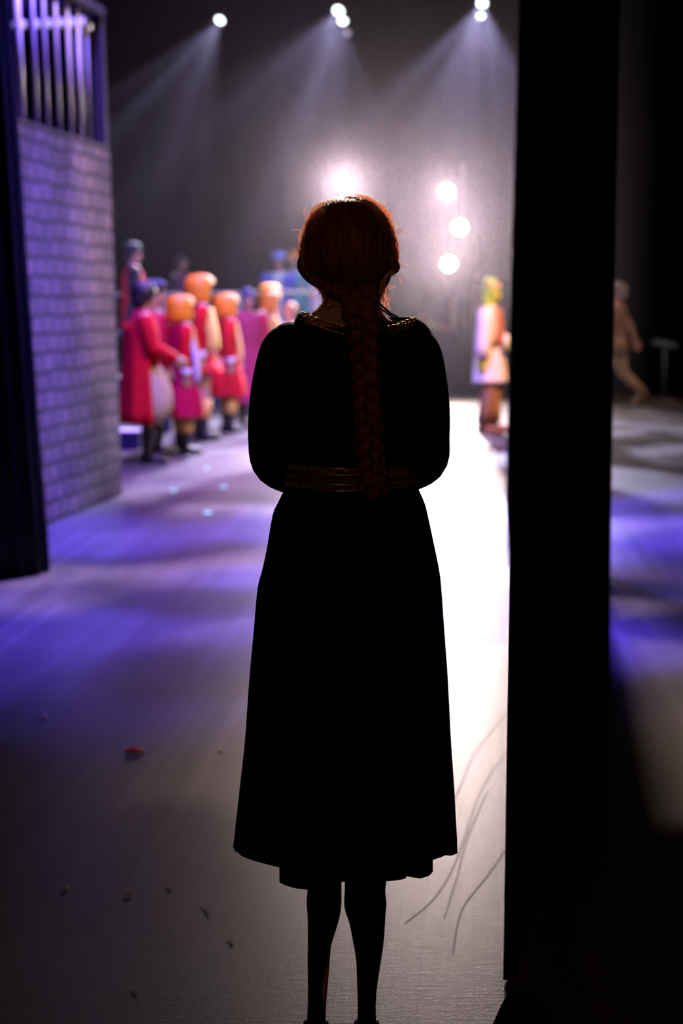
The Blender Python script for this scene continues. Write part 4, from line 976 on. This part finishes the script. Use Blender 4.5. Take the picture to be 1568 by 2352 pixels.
# tights and ankle boots
tights = pm('black_tights', (.006, .006, .008), .7, spec=.2)
LEGP = [[(746, 1880, 42), (745, 2030, 41), (744, 2075, 42), (742, 2110, 38), (734, 2165, 29), (730, 2209, 25.5), (727, 2260, 21.5), (727, 2310, 22), (726, 2400, 25)],
        [(846, 1880, 46), (840, 2010, 50), (838, 2045, 49), (839, 2080, 51), (843, 2115, 44), (846, 2165, 37), (846, 2209, 30), (843, 2260, 25), (842, 2310, 22), (842, 2400, 25)]]
for i, s in ((0, -1), (1, 1)):
    bm = bmesh.new(); P = dense([(*W_(x, y), r/PXM) for x, y, r in LEGP[i]], 4)
    tube(bm, [Vector(q_[:3]) for q_ in P], [q_[3] for q_ in P], 22); link('stocking', bm, tights, W)
    x, y, r = LEGP[i][-1]; c = W_(x, y)
    bm = bmesh.new(); tube(bm, [c+Vector((0, 0, .045)), c, Vector((c.x, -.012, .055)), Vector((c.x, -.012, .03))], [.024, .0235, .033, .033], 18)
    tube(bm, [Vector((c.x, -.035, .042)), Vector((c.x+s*.006, .05, .040)), Vector((c.x+s*.016, .12, .032)), Vector((c.x+s*.022, .17, .022))], [.030, .036, .034, .018], 16)
    tube(bm, [Vector((c.x, -.03, .045)), Vector((c.x, -.032, .004))], [.028, .024], 16)
    box(bm, (c.x+s*.014, .09, .0085), (.066, .13, .008)); link('shoe', bm, blackboot, W)

# ---------------------------------------------------------------- things lying on the floor
def scrap(px, py, s, mat, name, label, cat, seed=0, group=None):
    rr = random.Random(seed); p = fl(px, py); bm = bmesh.new(); rows = []
    for i in range(7):
        f = i/6-.5; rows.append([bm.verts.new((f*s[0], g_*s[1]*(1-.8*abs(f))+rr.uniform(-.1, .1)*s[1], .002+s[2]*(math.cos(f*PI)*.5+rr.uniform(0, .6))*(1-abs(g_)*1.6))) for g_ in (-.5, -.2, .1, .5)])
    for a_, b_ in zip(rows, rows[1:]):
        for j in range(3): bm.faces.new((a_[j], a_[j+1], b_[j+1], b_[j]))
    o = solid(link(name, bm, mat), .0015); o.location = (p.x, p.y, .001); o.rotation_euler = (0, 0, rr.uniform(-.5, .5)); tag(o, label, cat, group); return o
o = scrap(310, 1728, (.066, .036, .020), pm('red_cloth_bow', (.95, .01, .01), .6), 'red_bow', 'small red crumpled scrap on the floor left of the woman', 'scrap', 3); o.rotation_euler.z = -.15
GS = 'tiny pale floor scraps'
scrap(100, 1648, (.026, .018, .012), cream, 'paper_scrap', 'tiny pale scrap alone at the left edge of the floor', 'scrap', 5, GS)
scrap(338, 1502, (.020, .014, .008), cream, 'paper_scrap', 'tiny pale speck above the red scrap', 'scrap', 6, GS)
scrap(508, 1724, (.020, .010, .005), cream, 'paper_scrap', 'tiny pale crumb between the red scrap and the skirt', 'scrap', 7, GS)
scrap(296, 2056, (.018, .012, .004), pm('dull_beige', (.4, .34, .26), .7), 'paper_scrap', 'tiny beige flake on the dark floor lower left', 'scrap', 8, GS)
scrap(152, 2042, (.018, .012, .004), pm('dull_beige', (.4, .34, .26), .7), 'paper_scrap', 'faint beige flake near the lower left corner', 'scrap', 9, GS)
for i, (px, py, px2, py2, lab) in enumerate(((460, 2075, 480, 2110, 'longest curved splinter on the floor left of her feet'), (380, 2034, 392, 2048, 'short bent splinter farther left of her skirt hem'), (521, 2155, 534, 2175, 'straight splinter nearest her left foot'), (302, 2268, 312, 2290, 'thin pale splinter lowest on the floor at left'))):
    a, b = fl(px, py), fl(px2, py2); bm = bmesh.new(); m_ = a.lerp(b, .5)+Vector((.006, .002, .003))
    for q_ in (a, b): q_.z = .0022
    tube(bm, [a, m_, b], [.0006, .0013, .0006], 8); tag(link('wood_splinter', bm, tan), lab, 'splinter', 'small splinters on the floor')
teal = pm('teal_emission', (.3, .9, .8), .4, emit=((.35, 1.0, .90), 1.1))  # small teal discs with even emission of their own
for px, py, lab in ((398, 1127, 'leftmost small teal glow mark on the stage floor'), (513, 1119, 'teal glow mark nearest her left elbow'), (476, 1178, 'nearest and widest teal glow mark on the floor'), (474, 1077, 'farthest teal glow mark, just in front of the boots')):
    p = fl(px, py); bm = bmesh.new(); tube(bm, [(0, 0, .001), (0, 0, .004)], .024 if py != 1178 else .028, 16); o = link('teal_glow_disc', bm, teal); o.location = p; o.location.z = .0008; tag(o, lab, 'floor mark', 'teal glow marks')
# scuff lines in the floor paint (part of the floor)
fo = bpy.data.objects['floor']; scuff = pm('scuff', (.05, .045, .045), .6)
for L_ in ([(1165, 1636), (1090, 1730), (1060, 1800), (1020, 1890)], [(1168, 1722), (1105, 1815), (1050, 1970), (1000, 2060), (930, 2120)], [(1165, 1945), (1120, 2010), (1060, 2090), (1040, 2190)], [(1120, 1815), (1075, 1920), (1050, 2010), (1020, 2110)]):
    P = [fl(x, y, .0006) for x, y in L_]; P = [Vector(q_) for q_ in dense([tuple(q_) for q_ in P], 6)]; bm = bmesh.new(); rows = []
    for i, q_ in enumerate(P):
        t = (P[min(i+1, len(P)-1)]-P[max(0, i-1)]).normalized(); nn = Vector((-t.y, t.x, 0))*.0014
        rows.append((bm.verts.new(q_-nn), bm.verts.new(q_+nn)))
    for a_, b_ in zip(rows, rows[1:]): bm.faces.new((a_[0], a_[1], b_[1], b_[0]))
    link('scuff_line', bm, scuff, fo)
# black sandbag at the foot of the right drape
p = fl(1196, 2440); bm = bmesh.new()
loft(bm, dense([(0, 0, .14, .01, .01), (0, 0, .13, .03, .04), (0, 0, .08, .05, .08), (0, 0, .03, .065, .10), (0, 0, .004, .058, .09)]), 32, .03, 5)
o = link('sandbag', bm, black_cloth); o.location = (p.x, p.y, 0); tag(o, 'black sandbag at the near foot of the right drape', 'sandbag')
